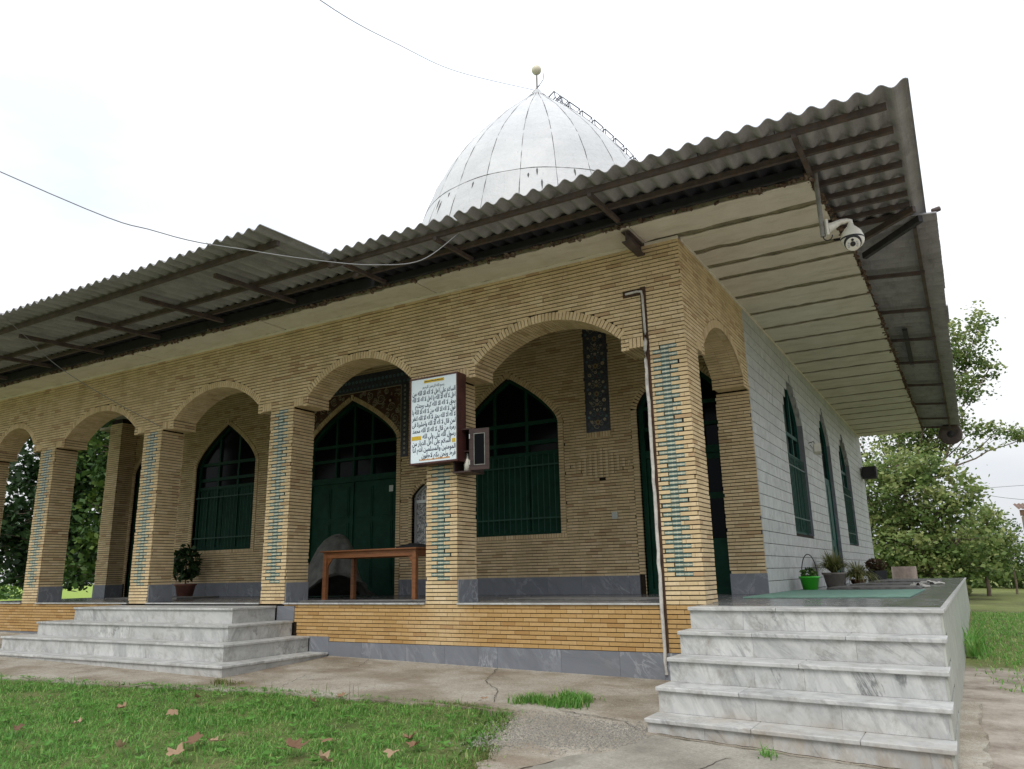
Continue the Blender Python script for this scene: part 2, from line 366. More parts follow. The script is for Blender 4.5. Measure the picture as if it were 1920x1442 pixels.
def raw(name, v, f, mat, tints=None, parent=None, smooth=False, **k):
    me = bpy.data.meshes.new(name); v = np.asarray(v, np.float32); f = np.asarray(f, np.int32); c = (v.min(0)+v.max(0))/2
    nf, ns = f.shape; me.vertices.add(len(v)); me.vertices.foreach_set('co', (v-c).astype(np.float32).ravel())
    me.loops.add(nf*ns); me.loops.foreach_set('vertex_index', f.ravel()); me.polygons.add(nf)
    me.polygons.foreach_set('loop_start', np.arange(0, nf*ns, ns, dtype=np.int32)); me.polygons.foreach_set('loop_total', np.full(nf, ns, np.int32))
    if tints is not None:
        at = me.attributes.new('tint', 'FLOAT', 'FACE'); at.data.foreach_set('value', np.asarray(tints, np.float32))
    me.materials.append(MATS[mat]); me.update(calc_edges=True); me.validate()
    if smooth: me.polygons.foreach_set('use_smooth', np.ones(nf, bool))
    return link(name, me, Vector(c.tolist()), parent, **k)
def project(p):
    d = Vector(p)-CAM; z = d.dot(Fw)
    return (960+1434.6*d.dot(Rt)/z, 721-1434.6*d.dot(Up)/z, z)
class Pl:                                        # a vertical wall plane: s along, z up, N outward
    def __init__(s, O, S, N): s.O, s.S, s.N = Vector(O), Vector(S), Vector(N)
    def P(s, a, z, d=0.0): return s.O+s.S*a+Vector((0, 0, z))+s.N*d
def gz(x, y): return -0.81-0.02*min(max(x, -14), 6)+0.045*min(max(y, -14), 0)

# ------------------------------------------------------------------ ground
def ground():
    def ax(lo, hi, f0, f1, step):
        a = list(np.arange(f0, f1+1e-6, step)); s = step; x = f1
        while x < hi: s *= 1.5; x += s; a.append(min(x, hi))
        s = step; x = f0; b = []
        while x > lo: s *= 1.5; x -= s; b.append(max(x, lo))
        return np.array(b[::-1]+a)
    xs = ax(-900, 900, -16, 8, .5); ys = ax(-300, 1500, -12, 10, .5)
    X, Y = np.meshgrid(xs, ys); Z = -0.81-0.02*np.clip(X, -14, 6)+0.045*np.clip(Y, -14, 0)-.035
    Z = Z + .012*np.sin(X*2.1+Y)*np.cos(Y*1.7)
    nx, ny = len(xs), len(ys); idx = np.arange(nx*ny).reshape(ny, nx)
    f = np.stack([idx[:-1, :-1], idx[:-1, 1:], idx[1:, 1:], idx[1:, :-1]], -1).reshape(-1, 4)
    raw('ground', np.stack([X, Y, Z], -1).reshape(-1, 3), f, 'ground_soil', kind='structure')
ground()
def jag(pts, step=.12, amp=.03, seed=1, closed=True):
    r = random.Random(seed); out = []
    for i in range(len(pts)):
        a, b = Vector(pts[i]), Vector(pts[(i+1) % len(pts)]); n = max(1, int((b-a).length/step))
        for k in range(n):
            p = a.lerp(b, k/n); out.append((p.x+r.uniform(-amp, amp), p.y+r.uniform(-amp, amp)))
    return out
def sheet(name, pts, zo, th, mat, zf=gz):
    m = MB(); n = len(pts); top = [(x, y, zf(x, y)+zo) for x, y in pts]; bot = [(x, y, zf(x, y)+zo-th) for x, y in pts]
    tri = tessellate_polygon([[Vector((x, y, 0)) for x, y in pts]])
    fs = []
    for a, b, c in tri:
        A, B, C_ = pts[a], pts[b], pts[c]
        ccw = (B[0]-A[0])*(C_[1]-A[1])-(B[1]-A[1])*(C_[0]-A[0]) > 0
        fs.append((a, b, c) if ccw else (a, c, b))
    m.add(top, fs); m.add(top+bot, [(i, (i+1) % n, n+(i+1) % n, n+i) for i in range(n)])
    return m.build(name, mat, kind='structure')
LAWN = [(-12.5, -3.2), (-11, -3.1), (-8.2, -2.86), (-7.2, -2.75), (-6.3, -2.64), (-4.9, -2.29), (-4.4, -2.18), (-3.78, -2.12), (-2.85, -2.02), (-1.96, -1.9),
        (-1.44, -1.94), (-1.23, -2.17), (-1.05, -2.6), (-.87, -3.04), (-.7, -3.58), (-.62, -4.2), (-.7, -6)]
ap = [(-15.9, .05), (2.4, .05), (2.42, -1.9), (2.45, -6), (-.45, -6), (-.42, -4.2)]+[(x+.12, y-.06) for x, y in LAWN[::-1][2:]]+[(-15.9, -3.4)]
sheet('lawn_bed', jag([(x-.14, y-.06) for x, y in LAWN]+[(-12.5, -6)], .10, .05, 9), -.012, .03, 'lawn_soil')
AP = sheet('concrete_apron', jag(ap, .10, .045, 3), .006, .06, 'concrete')
def crack(pts, w, seed, zo=.0085):
    r = random.Random(seed); P = []
    for a, b in zip(pts, pts[1:]):
        n = max(2, int(math.dist(a, b)/.05))
        for k in range(n): P.append((a[0]+(b[0]-a[0])*k/n+r.uniform(-.014, .014), a[1]+(b[1]-a[1])*k/n+r.uniform(-.014, .014)))
    V = []
    for i, (x, y) in enumerate(P):
        q = P[min(i+1, len(P)-1)]; o = P[max(i-1, 0)]; dx, dy = q[0]-o[0], q[1]-o[1]; l = math.hypot(dx, dy) or 1; ww = w*r.uniform(.4, 1.3)
        for sg in (-1, 1): V.append((x-sg*dy/l*ww, y+sg*dx/l*ww, gz(x, y)+zo))
    m = MB(); m.add(V, [(2*i, 2*i+2, 2*i+3, 2*i+1) for i in range(len(P)-1)]); return m.build('crack', 'crack_soil', AP)
crack([(-.9, -1.75), (-.2, -1.9), (.05, -2.2)], .006, 1); crack([(-4.6, -.05), (-4.3, -.6), (-4.5, -1.3), (-4.2, -2.0)], .004, 2); crack([(-2.6, -.03), (-2.3, -.8), (-1.9, -1.2), (-1.6, -1.75)], .004, 3)
crack([(-.35, -3.5), (-.17, -3.12), (-.06, -3.0), (.09, -2.84), (.15, -2.5), (.2, -2.27)], .012, 4); crack([(.2, -2.245), (.9, -2.33), (1.6, -2.42), (2.28, -2.5)], .010, 5, .0235); crack([(.7, -6), (.8, -4.6), (.6, -3.6), (.9, -2.6)], .004, 6, .0245)
sl = [(-.30, -3.62), (-.16, -3.1), (-.05, -2.98), (.10, -2.82), (.16, -2.5), (.22, -2.30), (2.30, -2.58), (2.38, -3.2), (2.40, -6), (-.30, -6)]
sheet('concrete_slab', jag(sl, .07, .018, 5), .022, .05, 'concrete_pale')
def grit():                                        # exposed aggregate of the worn concrete beside the stair
    V = []; Fc = []; n = 7500
    t = np.array([(1, 0, 0), (-.5, .87, 0), (-.5, -.87, 0), (0, 0, .8)])
    for i in range(n):
        a, b = rng.random(), rng.random()
        x = -1.0+1.2*a+rng.normal(0, .14); y = -1.95-1.15*b*(0.45+.55*(1-a))-.15*a+rng.normal(0, .09)
        if x > .1 and y > -2.25: continue
        r = .004+.009*rng.random()**2; an = rng.random()*6.28; c, s = math.cos(an), math.sin(an)
        q = t*r*(.7+.6*rng.random((4, 3))); q = np.stack([q[:, 0]*c-q[:, 1]*s, q[:, 0]*s+q[:, 1]*c, q[:, 2]], 1)+(x, y, gz(x, y)+.006)
        b0 = len(V); V += q.tolist(); Fc += [(b0, b0+1, b0+3), (b0+1, b0+2, b0+3), (b0+2, b0, b0+3)]
    raw('grit', V, Fc, 'stone_grit', kind='stuff', label='loose grey grit on the worn concrete beside the stair', cat='gravel')
grit()

# ------------------------------------------------------------------ the shrine building
B = thing('shrine_building', (-8, 8.5, -.8), 'yellow brick shrine with arcaded porch, marble side wall and white dome', 'building')
ZT = 4.24; XL = -15.88; YB = 3.4; YE = 17.2; ZI = 4.60
PIECES = []
def hw_seg(z, c, half, zc, Rr):                    # half width of a circular segment arch at height z
    d = Rr*Rr-(z-zc)**2
    return math.sqrt(d) if d > 0 and z > zc else 0
def ptshape(s): s = min(abs(s), 1); return .62*(1-s)+.38*math.sqrt(max(0, 1-s*s))
class Op:                                           # pointed arch opening
    def __init__(s, c, w, sill, spring, apex): s.c, s.w, s.sill, s.spring, s.apex = c, w, sill, spring, apex
    def top(s, a, e=0.0): return s.spring+(s.apex-s.spring+e*1.15)*ptshape((a-s.c)/(s.w+e)) if abs(a-s.c) < s.w+e else s.spring
    def half(s, z, e=0.0, es=0.0):
        if z < s.sill-es or z > s.apex+e*1.15: return 0
        if z <= s.spring: return s.w+e
        lo, hi = 0.0, s.w+e
        for _ in range(24):
            m = (lo+hi)/2
            if s.top(s.c+m, e) > z: lo = m
            else: hi = m
        return lo
def subtract(iv, a, b):
    out = []
    for p, q in iv:
        if b <= p or a >= q: out.append((p, q)); continue
        if a > p: out.append((p, a))
        if b < q: out.append((b, q))
    return out
def piece(c, u, v, n, key, kind='brick', mat='brick_yellow', tint=None, depth=.022, hid=False):
    PIECES.append(dict(c=Vector(c), u=Vector(u), v=Vector(v), n=Vector(n), key=key, kind=kind, mat=mat, tint=random.random() if tint is None else tint, depth=depth, hid=hid))
def courses(pl, s0, s1, z0, z1, key, allowed=None, ch=.05, joint=.012, bl=.203, vj=.0045, zb=-.52, mat='brick_yellow', kind='brick', hide=None, jit=.0015, depth=.022, rnd_len=0.0, seed=0):
    r = random.Random(seed*131+int((s0+50)*17)); k0 = int(round((z0-zb)/ch)); k1 = int(round((z1-zb)/ch))
    for k in range(k0, k1):
        za = zb+k*ch; zm = za+ch/2
        iv = [(s0, s1)] if allowed is None else allowed(zm)
        off = s0-bl+((k % 2)*bl/2)+r.uniform(-.03, .03); cuts = [off]
        while cuts[-1] < s1: cuts.append(cuts[-1]+bl*(1+r.uniform(-rnd_len, rnd_len)))
        for p, q in iv:
            for i in range(len(cuts)-1):
                a = max(cuts[i]+vj/2, p); b = min(cuts[i+1]-vj/2, q)
                if b-a < .018: continue
                if cuts[i] < p and b-a < .05 and rnd_len == 0 and q-p > .2 and i+1 < len(cuts)-1: pass
                c = pl.P((a+b)/2, zm, r.uniform(-jit, jit))
                piece(c, pl.S*((b-a)/2), (0, 0, (ch-joint)/2), pl.N, key, kind, mat, r.random() if r.random() > .04 else 0.0, depth, hide((a+b)/2, zm) if hide else False)
def openwall(m, pl, s0, s1, z0, z1, ops, d=0.0, reveal=.2, n=24):
    """wall face with openings, plus their reveals, added to MB m"""
    xs = sorted(ops, key=lambda o: o.c); cur = s0
    def q(a, b, za, zb_): m.add([pl.P(a, za, d), pl.P(b, za, d), pl.P(b, zb_, d), pl.P(a, zb_, d)], [(0, 1, 2, 3)])
    for o in xs:
        a, b = o.c-o.w, o.c+o.w
        if a > cur: q(cur, a, z0, z1)
        if o.sill > z0: q(a, b, z0, o.sill)
        pts = [(a+(b-a)*i/n, o.top(a+(b-a)*i/n)) for i in range(n+1)]; pts[0] = (a, o.spring); pts[-1] = (b, o.spring)
        for (x0, t0), (x1, t1) in zip(pts, pts[1:]):
            m.add([pl.P(x0, t0, d), pl.P(x1, t1, d), pl.P(x1, z1, d), pl.P(x0, z1, d)], [(0, 1, 2, 3)])
        ring = [(a, o.sill)]+pts+[(b, o.sill)]
        for (x0, t0), (x1, t1) in zip(ring, ring[1:]+ring[:1]):
            m.add([pl.P(x0, t0, d), pl.P(x0, t0, d-reveal), pl.P(x1, t1, d-reveal), pl.P(x1, t1, d)], [(0, 1, 2, 3)])
        cur = b
    if cur < s1: q(cur, s1, z0, z1)

PX = [(-.5, 0.0), (-3.715, -3.215), (-6.80, -6.30), (-10.02, -9.52), (-13.33, -12.83), (XL, XL+.5)]   # piers, from the right
PD = .46; CB = .30; RISE = .45; ZSP = 3.17; ZC = 2.95
front = Pl((0, 0, 0), (1, 0, 0), (0, -1, 0)); side = Pl((0, 0, 0), (0, 1, 0), (1, 0, 0)); rear = Pl((0, YB, 0), (1, 0, 0), (0, -1, 0))
RC = .016                                            # mortar recess
KEYS = {}
# piers
def sign_hides(x, z): return (-3.9 < x < -3.02 and 1.75 < z < 3.02)
def stair_hides(x, z): return (x > -.10 and z < -.02) or (-11.5 < x < -6.4 and z < -.02) or (x < -5.7 and z < -.25)
for i, (a, b) in enumerate(PX):
    key = 'pier%d' % i
    m = MB(); m.box(a+RC, b-RC, RC, PD-RC, -.9, ZC+.02)
    lab = 'corner pier with chipped bricks behind the white pipe' if i == 0 else None
    KEYS[key] = m.build('pier', 'mortar', B, lab)
    hide = (lambda x, z: sign_hides(x, z) or stair_hides(x, z))
    def allow(z, a=a, b=b):
        k = int(round((z-.025+.52)/.05))
        if .27 < z < 2.94:
            t0 = a+.09 if k % 2 else a+.187
            for j in (0, 1):
                piece(front.P(t0+.05+.1*j, z, .0005), (.0492, 0, 0), (0, 0, .0215), front.N, key, 'glazed_tile', 'tile_glaze', None, .022, hide(t0, z))
            return [(a, t0), (t0+.2, b)]
        return [(a, b)]
    courses(front, a, b, -.02, 2.93, key, allow, hide=hide, seed=i)
    pr = Pl((b, 0, 0), (0, 1, 0), (1, 0, 0))
    courses(pr, 0.024, PD, -.02 if i else -.07, 2.93, key, (lambda z, i=i: [(.024, PD)] if (z > .28 or i == 0) else []), seed=40+i, hide=(lambda x, z, i=i: i == 0 and z < .02))
    if i:
        MB().box(b-.01, b+.016, .016, PD+.004, .001, .288).build('dado_slab', 'slate', KEYS[key])
# arcade wall above the piers
arches = []
m = MB(); seg = 26
for (a1, b1), (a0, b0) in zip(PX[1:], PX[:-1]):     # opening from b1 to a0
    c = (b1+a0)/2; half = (a0-b1)/2-CB+.06; Ro = (half**2+RISE**2)/(2*RISE); zc = ZSP+RISE-Ro; arches.append((c, half, zc, Ro, b1, a0))
    Ri = Ro-.105
    xs = [c-half+.1+(2*half-.2)*k/seg for k in range(seg+1)]
    def zi(x): return zc+math.sqrt(max(0.0, (Ri+.012)**2-(x-c)**2))
    def quad(y, x0, x1, za, zb_, zc_, zd): m.add([(x0, y, za), (x1, y, zb_), (x1, y, zc_), (x0, y, zd)], [(0, 1, 2, 3)])
    for x0, x1 in zip(xs, xs[1:]):
        for y in (RC, PD-RC): quad(y, x0, x1, zi(x0), zi(x1), ZT+.1, ZT+.1)
        m.add([(x0, RC, zi(x0)), (x0, PD-RC, zi(x0)), (x1, PD-RC, zi(x1)), (x1, RC, zi(x1))], [(0, 1, 2, 3)])
    for p0, p1, xe in ((b1, b1+CB, xs[0]), (a0-CB, a0, xs[-1])):     # corbel blocks
        m.box(p0-(0 if p0 > c else .02)+(RC if p0 > c else 0), p1+(.02 if p0 > c else 0)-(0 if p0 > c else RC), RC, PD-RC, ZC+RC, ZSP)
        x0, x1 = sorted((p1 if p0 < c else p0, xe)); 
        for y in (RC, PD-RC): quad(y, min(p0, x0), max(p1, x1), ZSP-.03, ZSP-.03, ZT+.1, ZT+.1)
for a, b in PX: m.box(a+.001, b-.001 if b < 0 else -RC, RC+.001, PD-RC-.001, ZC+.01, ZT+.1)
KEYS['arcade'] = m.build('arcade_wall', 'mortar', B)
def arc_allow(z):
    iv = [(XL, 0.0)]
    for c, half, zc, Ro, b1, a0 in arches:
        if z < ZSP: iv = subtract(iv, b1+CB, a0-CB); 
        else: h = hw_seg(z, c, half, zc, Ro); iv = subtract(iv, c-h, c+h)
        if z < 3.08: iv = subtract(iv, b1-.0, b1+.20); iv = subtract(iv, a0-.20, a0)
    return iv
courses(front, XL, 0, 2.93, ZT-.01, 'arcade', arc_allow, seed=77, hide=sign_hides)
for c, half, zc, Ro, b1, a0 in arches:
    Ri = Ro-.105; Rm = (Ro+Ri)/2; th = math.asin(min(1, half/Ro)); n = int(2*th*Rm/.0505)
    for k in range(n):
        t = -th+2*th*(k+.5)/n; er = Vector((math.sin(t), 0, math.cos(t))); et = Vector((math.cos(t), 0, -math.sin(t)))
        cc = Vector((c, 0, zc)); hwid = th*Rm/n*.80
        piece(cc+er*Rm+Vector((0, -.003, 0)), er*.0525, et*hwid, (0, -1, 0), 'arcade', 'brick', hid=sign_hides(c+math.sin(t)*Rm, 2.9))
        for y0, y1 in ((0.002, .10), (.104, .28), (.284, PD)):
            piece(cc+er*Ri+Vector((0, (y0+y1)/2, 0))+er*random.uniform(-.001, .001), (0, (y1-y0)/2, 0), et*(th*Ri/n*.80), -er, 'arcade', 'brick', depth=.016)
    for sgn, p in ((1, b1), (-1, a0)):              # corbels: soldiers, end face, underside
        for j in range(4):
            x = p+sgn*(.0+.05*(j+.5)); piece((x, -.002, (ZC+3.08)/2), (.0205, 0, 0), (0, 0, (3.08-ZC)/2-.003), (0, -1, 0), 'arcade', 'brick', hid=sign_hides(x, 2.9))
            for y0, y1 in ((.006, .2), (.204, PD)): piece((x, (y0+y1)/2, ZC), (0, (y1-y0)/2, 0), (.0205, 0, 0), (0, 0, -1), 'arcade', 'brick', depth=.012)
        for y0, y1 in ((.006, .2), (.204, PD)):
            for xx in (p+sgn*.2245, p+sgn*.2745): piece((xx, (y0+y1)/2, ZC), (0, (y1-y0)/2, 0), (.0205, 0, 0), (0, 0, -1), 'arcade', 'brick', depth=.012)
        pe = Pl((p+sgn*CB, 0, 0), (0, 1, 0), (sgn, 0, 0)); courses(pe, 0.024, PD, 2.93, ZSP+.01, 'arcade', seed=int(p*10)+5)
# base wall, plinth, floor edge
m = MB(); m.box(XL, -.004, RC, .3, -1.0, -.015); KEYS['base'] = m.build('base_wall', 'mortar', B)
def base_allow(z):
    iv = [(XL, 0.0)]
    if z > -.25: iv = subtract(iv, -10.21, -6.41+.12)
    elif z > -.45: iv = subtract(iv, -10.6, -6.06+.04)
    else: iv = subtract(iv, -11.0, -5.72+.30)
    return iv
courses(front, XL, 0, -.52, -.02, 'base', base_allow, mat='brick_ochre', hide=stair_hides, seed=5, joint=.0095)
def slabrow(parent, name, mat, pl, cuts, z0f, z1f, d0, d1, lab=None):
    for a, b in zip(cuts, cuts[1:]):
        g = .0012; pts = []
        za0, za1, zb0, zb1 = z0f(a), z0f(b), z1f(a), z1f(b)
        mm = MB(); P = [pl.P(x, z, d) for d in (d0, d1) for x, z in ((a+g, za0), (b-g, za1), (b-g, zb1), (a+g, zb0))]
        mm.add(P, [(4, 5, 6, 7), (0, 4, 7, 3), (1, 2, 6, 5), (3, 7, 6, 2), (0, 1, 5, 4)]); mm.build(name, mat, parent)
cut = [-5.40, -4.78, -4.42, -4.02, -3.40, -2.90, -2.62, -1.75, -1.02, -.5, .05]
slabrow(KEYS['base'], 'plinth_slab', 'slate', front, cut, lambda x: gz(x, 0)-.05, lambda x: -.522, -.01, .012)
slabrow(KEYS['base'], 'plinth_slab', 'slate', front, [XL, -14.9, -13.9, -12.8, -11.9, -11.3], lambda x: gz(x, 0)-.05, lambda x: -.522, -.01, .012)
slabrow(KEYS['base'], 'plinth_slab', 'slate', front, [-6.42, -6.07], lambda x: -.25, lambda x: -.045, -.01, .014)
slabrow(KEYS['base'], 'plinth_slab', 'slate', front, [-5.75, -5.38], lambda x: -.74, lambda x: -.455, -.01, .014)
for (a1, b1), (a0, b0) in zip(PX[1:], PX[:-1]):
    c = [b1+.004]; n = 2
    while c[-1] < a0-.9: c.append(c[-1]+random.uniform(.8, 1.3))
    c.append(a0-.004)
    slabrow(KEYS['base'], 'edge_strip', 'marble_white', front, c, lambda x: -.019, lambda x: .001, -.02, .028)
# porch floor slabs
m = MB(); m.box(XL, 0.0, .31, YE, -.9, -.022); fl = m.build('floor_bed', 'mortar', B)
for iy, (y0, y1) in enumerate(((-.019, .46), (.46, 1.1), (1.1, 1.75), (1.75, 2.4), (2.4, 3.39))):
    x = XL+.01
    while x < -.01:
        x1 = min(x+.8, -.002)
        if iy == 0:                                   # between the piers only
            for (a1, b1), (a0, b0) in zip(PX[1:], PX[:-1]):
                p, q = max(x, b1+.002), min(x1, a0-.002)
                if q-p > .05: MB().box(p+.001, q-.001, y0+.02, y1-.001, -.02, -.001).build('floor_slab', 'floor_grey', fl)
        else: MB().box(x+.001, x1-.001, y0+.001, y1-.001, -.02, 0).build('floor_slab', 'floor_grey', fl)
        x = x1

# side arch wall (x = 0), second pier
cs, hs = (PD+2.97)/2, (2.97-PD)/2-CB+.06; Ros = (hs**2+RISE**2)/(2*RISE); zcs = ZSP+RISE-Ros
m = MB(); xs = [cs-hs+.1+(2*hs-.2)*k/seg for k in range(seg+1)]
def zis(y): return zcs+math.sqrt(max(0, (Ros-.093)**2-(y-cs)**2))
for y0, y1 in zip(xs, xs[1:]):
    for x in (-RC, -.46): m.add([(x, y0, zis(y0)), (x, y1, zis(y1)), (x, y1, ZT+.1), (x, y0, ZT+.1)], [(0, 1, 2, 3)])
    m.add([(-RC, y0, zis(y0)), (-.46, y0, zis(y0)), (-.46, y1, zis(y1)), (-RC, y1, zis(y1))], [(0, 1, 2, 3)])
m.box(-.46, -RC, PD-RC-.03, PD+CB-RC, ZC+RC, ZSP); m.box(-.46, -RC, 2.97-CB+RC, 2.99, ZC+RC, ZSP)
m.box(-.459, -RC-.001, PD-.1, xs[0], ZSP-.02, ZT+.1); m.box(-.459, -RC-.001, xs[-1], 3.0, ZSP-.02, ZT+.1)
KEYS['sidewall'] = m.build('side_arch_wall', 'mortar', B)
def side_allow(z):
    iv = [(0.024, 3.0)]
    if z < ZSP: iv = subtract(iv, PD+CB, 2.97-CB)
    else: h = hw_seg(z, cs, hs, zcs, Ros); iv = subtract(iv, cs-h, cs+h)
    if z < 3.08: iv = subtract(iv, PD, PD+.2)
    return iv
courses(side, 0, 3.0, 2.93, ZT-.01, 'sidewall', side_allow, seed=12)
th = math.asin(hs/Ros); Ri = Ros-.105; Rm = Ros-.0525; n = int(2*th*Rm/.0505)
for k in range(n):
    t = -th+2*th*(k+.5)/n; er = Vector((0, math.sin(t), math.cos(t))); et = Vector((0, math.cos(t), -math.sin(t))); cc = Vector((0, cs, zcs))
    piece(cc+er*Rm+Vector((.003, 0, 0)), er*.0525, et*(th*Rm/n*.8), (1, 0, 0), 'sidewall')
    for y0, y1 in ((0.002, .10), (.104, .28), (.284, PD)):
        piece(cc+er*Ri+Vector((-(y0+y1)/2, 0, 0)), ((y1-y0)/2, 0, 0), et*(th*Ri/n*.8), -er, 'sidewall', depth=.016)
for j in range(4):
    y = PD+.05*(j+.5); piece((.002, y, (ZC+3.08)/2), (0, .0205, 0), (0, 0, (3.08-ZC)/2-.003), (1, 0, 0), 'sidewall')
for j in range(6):
    y = PD+.05*(j+.5); piece((-.12, y, ZC), (.11, 0, 0), (0, .0205, 0), (0, 0, -1), 'sidewall', depth=.012); piece((-.345, y, ZC), (.11, 0, 0), (0, .0205, 0), (0, 0, -1), 'sidewall', depth=.012)
    y = 2.97-CB+.05*(j+.5); piece((-.12, y, ZC), (.11, 0, 0), (0, .0205, 0), (0, 0, -1), 'sidewall', depth=.012); piece((-.345, y, ZC), (.11, 0, 0), (0, .0205, 0), (0, 0, -1), 'sidewall', depth=.012)
pe = Pl((0, 2.97-CB, 0), (1, 0, 0), (0, -1, 0)); courses(pe, -.46, 0, 2.93, ZSP+.01, 'sidewall', seed=31)
for nm, x0, x1 in (('pierb', -.51, 0.0), ('pierc', XL, XL+.48)):
    m = MB(); m.box(x0+RC, x1-RC, 2.97+RC, YB+.2, -.02, ZT+.1); KEYS[nm] = m.build('rear_pier', 'mortar', B)
    p1 = Pl((0, 2.97, 0), (1, 0, 0), (0, -1, 0)); courses(p1, x0, x1, .28, 2.93 if x1 == 0 else ZT-.01, nm, seed=61)
    MB().box(x0, x1+.012, 2.955, 2.985, .001, .288).build('dado_slab', 'slate', KEYS[nm])
    if x1 < 0:
        p2 = Pl((x1, 0, 0), (0, 1, 0), (1, 0, 0)); courses(p2, 2.994, YB, .28, ZT-.01, nm, seed=62); MB().box(x1-.01, x1+.013, 2.99, YB, .001, .288).build('dado_slab', 'slate', KEYS[nm])

# rear wall of the porch with its openings
WR = Op(-4.43, 1.02, 1.0, 2.92, 3.86); DM = Op(-8.19, 1.21, 0.0, 3.0, 3.93); WLF = Op(-11.98, 1.0, 1.0, 2.92, 3.86)
DR = Op(-1.20, .75, 0.0, 2.95, 3.72); DL = Op(-14.6, .72, 0.0, 2.95, 3.72); NI = Op(-6.33, .27, .90, 1.80, 2.06)
OPS = [WR, DM, WLF, DR, DL, NI]; NI2 = Op(-10.30, .25, .90, 1.80, 2.06)
m = MB(); openwall(m, rear, XL, 0.0, -.02, ZI+.1, OPS, -RC, .22); KEYS['rear'] = m.build('rear_wall', 'mortar', B)
PAN = (-2.87, -2.42, 2.66, ZI-.03)                       # recessed tile panel
def rear_allow(z):
    iv = [(XL+.48, -.505)]
    for o in OPS:
        e = .105 if o is not NI else .075; h = o.half(z, e, .07 if o.sill > 0 else 0)
        if h: iv = subtract(iv, o.c-h, o.c+h)
    if PAN[2]-.1 < z: iv = subtract(iv, PAN[0], PAN[1])
    if 3.25 < z < 4.45: iv = subtract(iv, -9.72, -6.70)                    # tile field over the main door
    elif 2.62 < z: iv = subtract(iv, -6.885, -6.70); iv = subtract(iv, -9.72, -9.5)
    # lozenge of raised headers
    h = .60*(1-abs(z-2.10)/.27)
    if h > .02: iv = subtract(iv, -2.62-h, -2.62+h)
    return iv
courses(rear, XL, 0, .28, ZI, 'rear', rear_allow, seed=21)
for k in range(12):                                  # lozenge: short bricks set alternately proud, recessed ones tinted darker as shade
    zm = -.52+.05*(int(round((1.855+.52)/.05))+k)+.025; h = .60*(1-abs(zm-2.10)/.27)
    if h <= .02: continue
    nh = int(h/.1)
    for j in range(-nh-1, nh+2):
        x = -2.62+j*.1+.05*(0); a, b = max(x-.0275, -2.62-h), min(x+.0275, -2.62+h)
        if b-a > .02: piece(rear.P((a+b)/2, zm, .006), ((b-a)/2-.003, 0, 0), (0, 0, .0185), rear.N, 'rear', tint=.98, depth=.04)
        a, b = max(x+.0275, -2.62-h), min(x+.0725, -2.62+h)
        if b-a > .01: piece(rear.P((a+b)/2, zm, -.005), ((b-a)/2-.002, 0, 0), (0, 0, .0185), rear.N, 'rear', tint=.2)
for o in OPS:                                        # rowlock rings and jamb headers
    e = .1 if o is not NI else .07; pts = []
    N_ = 200; prof = [(o.c-o.w+2*o.w*i/N_) for i in range(N_+1)]
    P = [Vector((x, 0, o.top(x) if 0 < i < N_ else o.spring)) for i, x in enumerate(prof)]
    Ls = [0]
    for a, b in zip(P, P[1:]): Ls.append(Ls[-1]+(b-a).length)
    nb = int(Ls[-1]/.052)
    for k in range(nb):
        d = Ls[-1]*(k+.5)/nb; i = max(j for j in range(N_) if Ls[j] <= d); p = P[i].lerp(P[i+1], (d-Ls[i])/(Ls[i+1]-Ls[i]))
        t = (P[min(i+4, N_)]-P[max(i-3, 0)]).normalized(); nn = Vector((-t.z, 0, t.x)); 
        piece(rear.P(p.x, p.z, .012)+nn*(e/2), nn*(e/2-.002), t*.0205, rear.N, 'rear', depth=.03)
        piece(rear.P(p.x, p.z, -.10), Vector((0, .1, 0)), t*.0205, -nn, 'rear', depth=.01)
    z = o.sill+.025
    while z < o.spring+.012:
        for sg in (-1, 1):
            if z > .28 or o is DM: piece(rear.P(o.c+sg*(o.w+e/2), z, .012), (e/2-.002, 0, 0), (0, 0, .0195), rear.N, 'rear', depth=.03)
            if sg < 0: piece(rear.P(o.c+sg*o.w, z, -.10), (0, .1, 0), (0, 0, .0195), (-sg, 0, 0), 'rear', depth=.01)
        z += .05
    piece(rear.P(o.c, o.apex+e*.62, .013), (.028, 0, 0), (0, 0, e*.58), rear.N, 'rear', depth=.03)
    if o.sill > 0:
        x = o.c-o.w-e
        while x < o.c+o.w+e-.03: piece(rear.P(x+.025, o.sill-.035, .014), (.0205, 0, 0), (0, 0, .034), rear.N, 'rear', depth=.03); x += .05
x = PAN[0]
while x < PAN[1]-.02: piece(rear.P(x+.025, PAN[2]-.05, .014), (.0205, 0, 0), (0, 0, .045), rear.N, 'rear', depth=.03); x += .05
cuts = [XL+.48, -15.33]
for a, b in ((DL.c+DL.w+.1, DM.c-DM.w-.1), (DM.c+DM.w+.1, DR.c-DR.w-.1)):
    c = [a]
    while c[-1] < b-.7: c.append(c[-1]+random.uniform(.55, .85))
    c.append(b); slabrow(KEYS['rear'], 'dado_slab', 'slate', rear, c, lambda x: .001, lambda x: .288, -.012, .014)
MB().box(XL+.02, -.02, .02, YB+.3, ZI, ZI+.03).build('porch_ceiling', 'ceiling_plaster', B)
MB().box(XL+.01, -.465, PD-.03, PD-.017, ZT-.05, ZI).build('inner_wall', 'ceiling_plaster', B); MB().box(-.475, -.462, PD, YB, ZT-.05, ZI).build('inner_wall', 'ceiling_plaster', B)

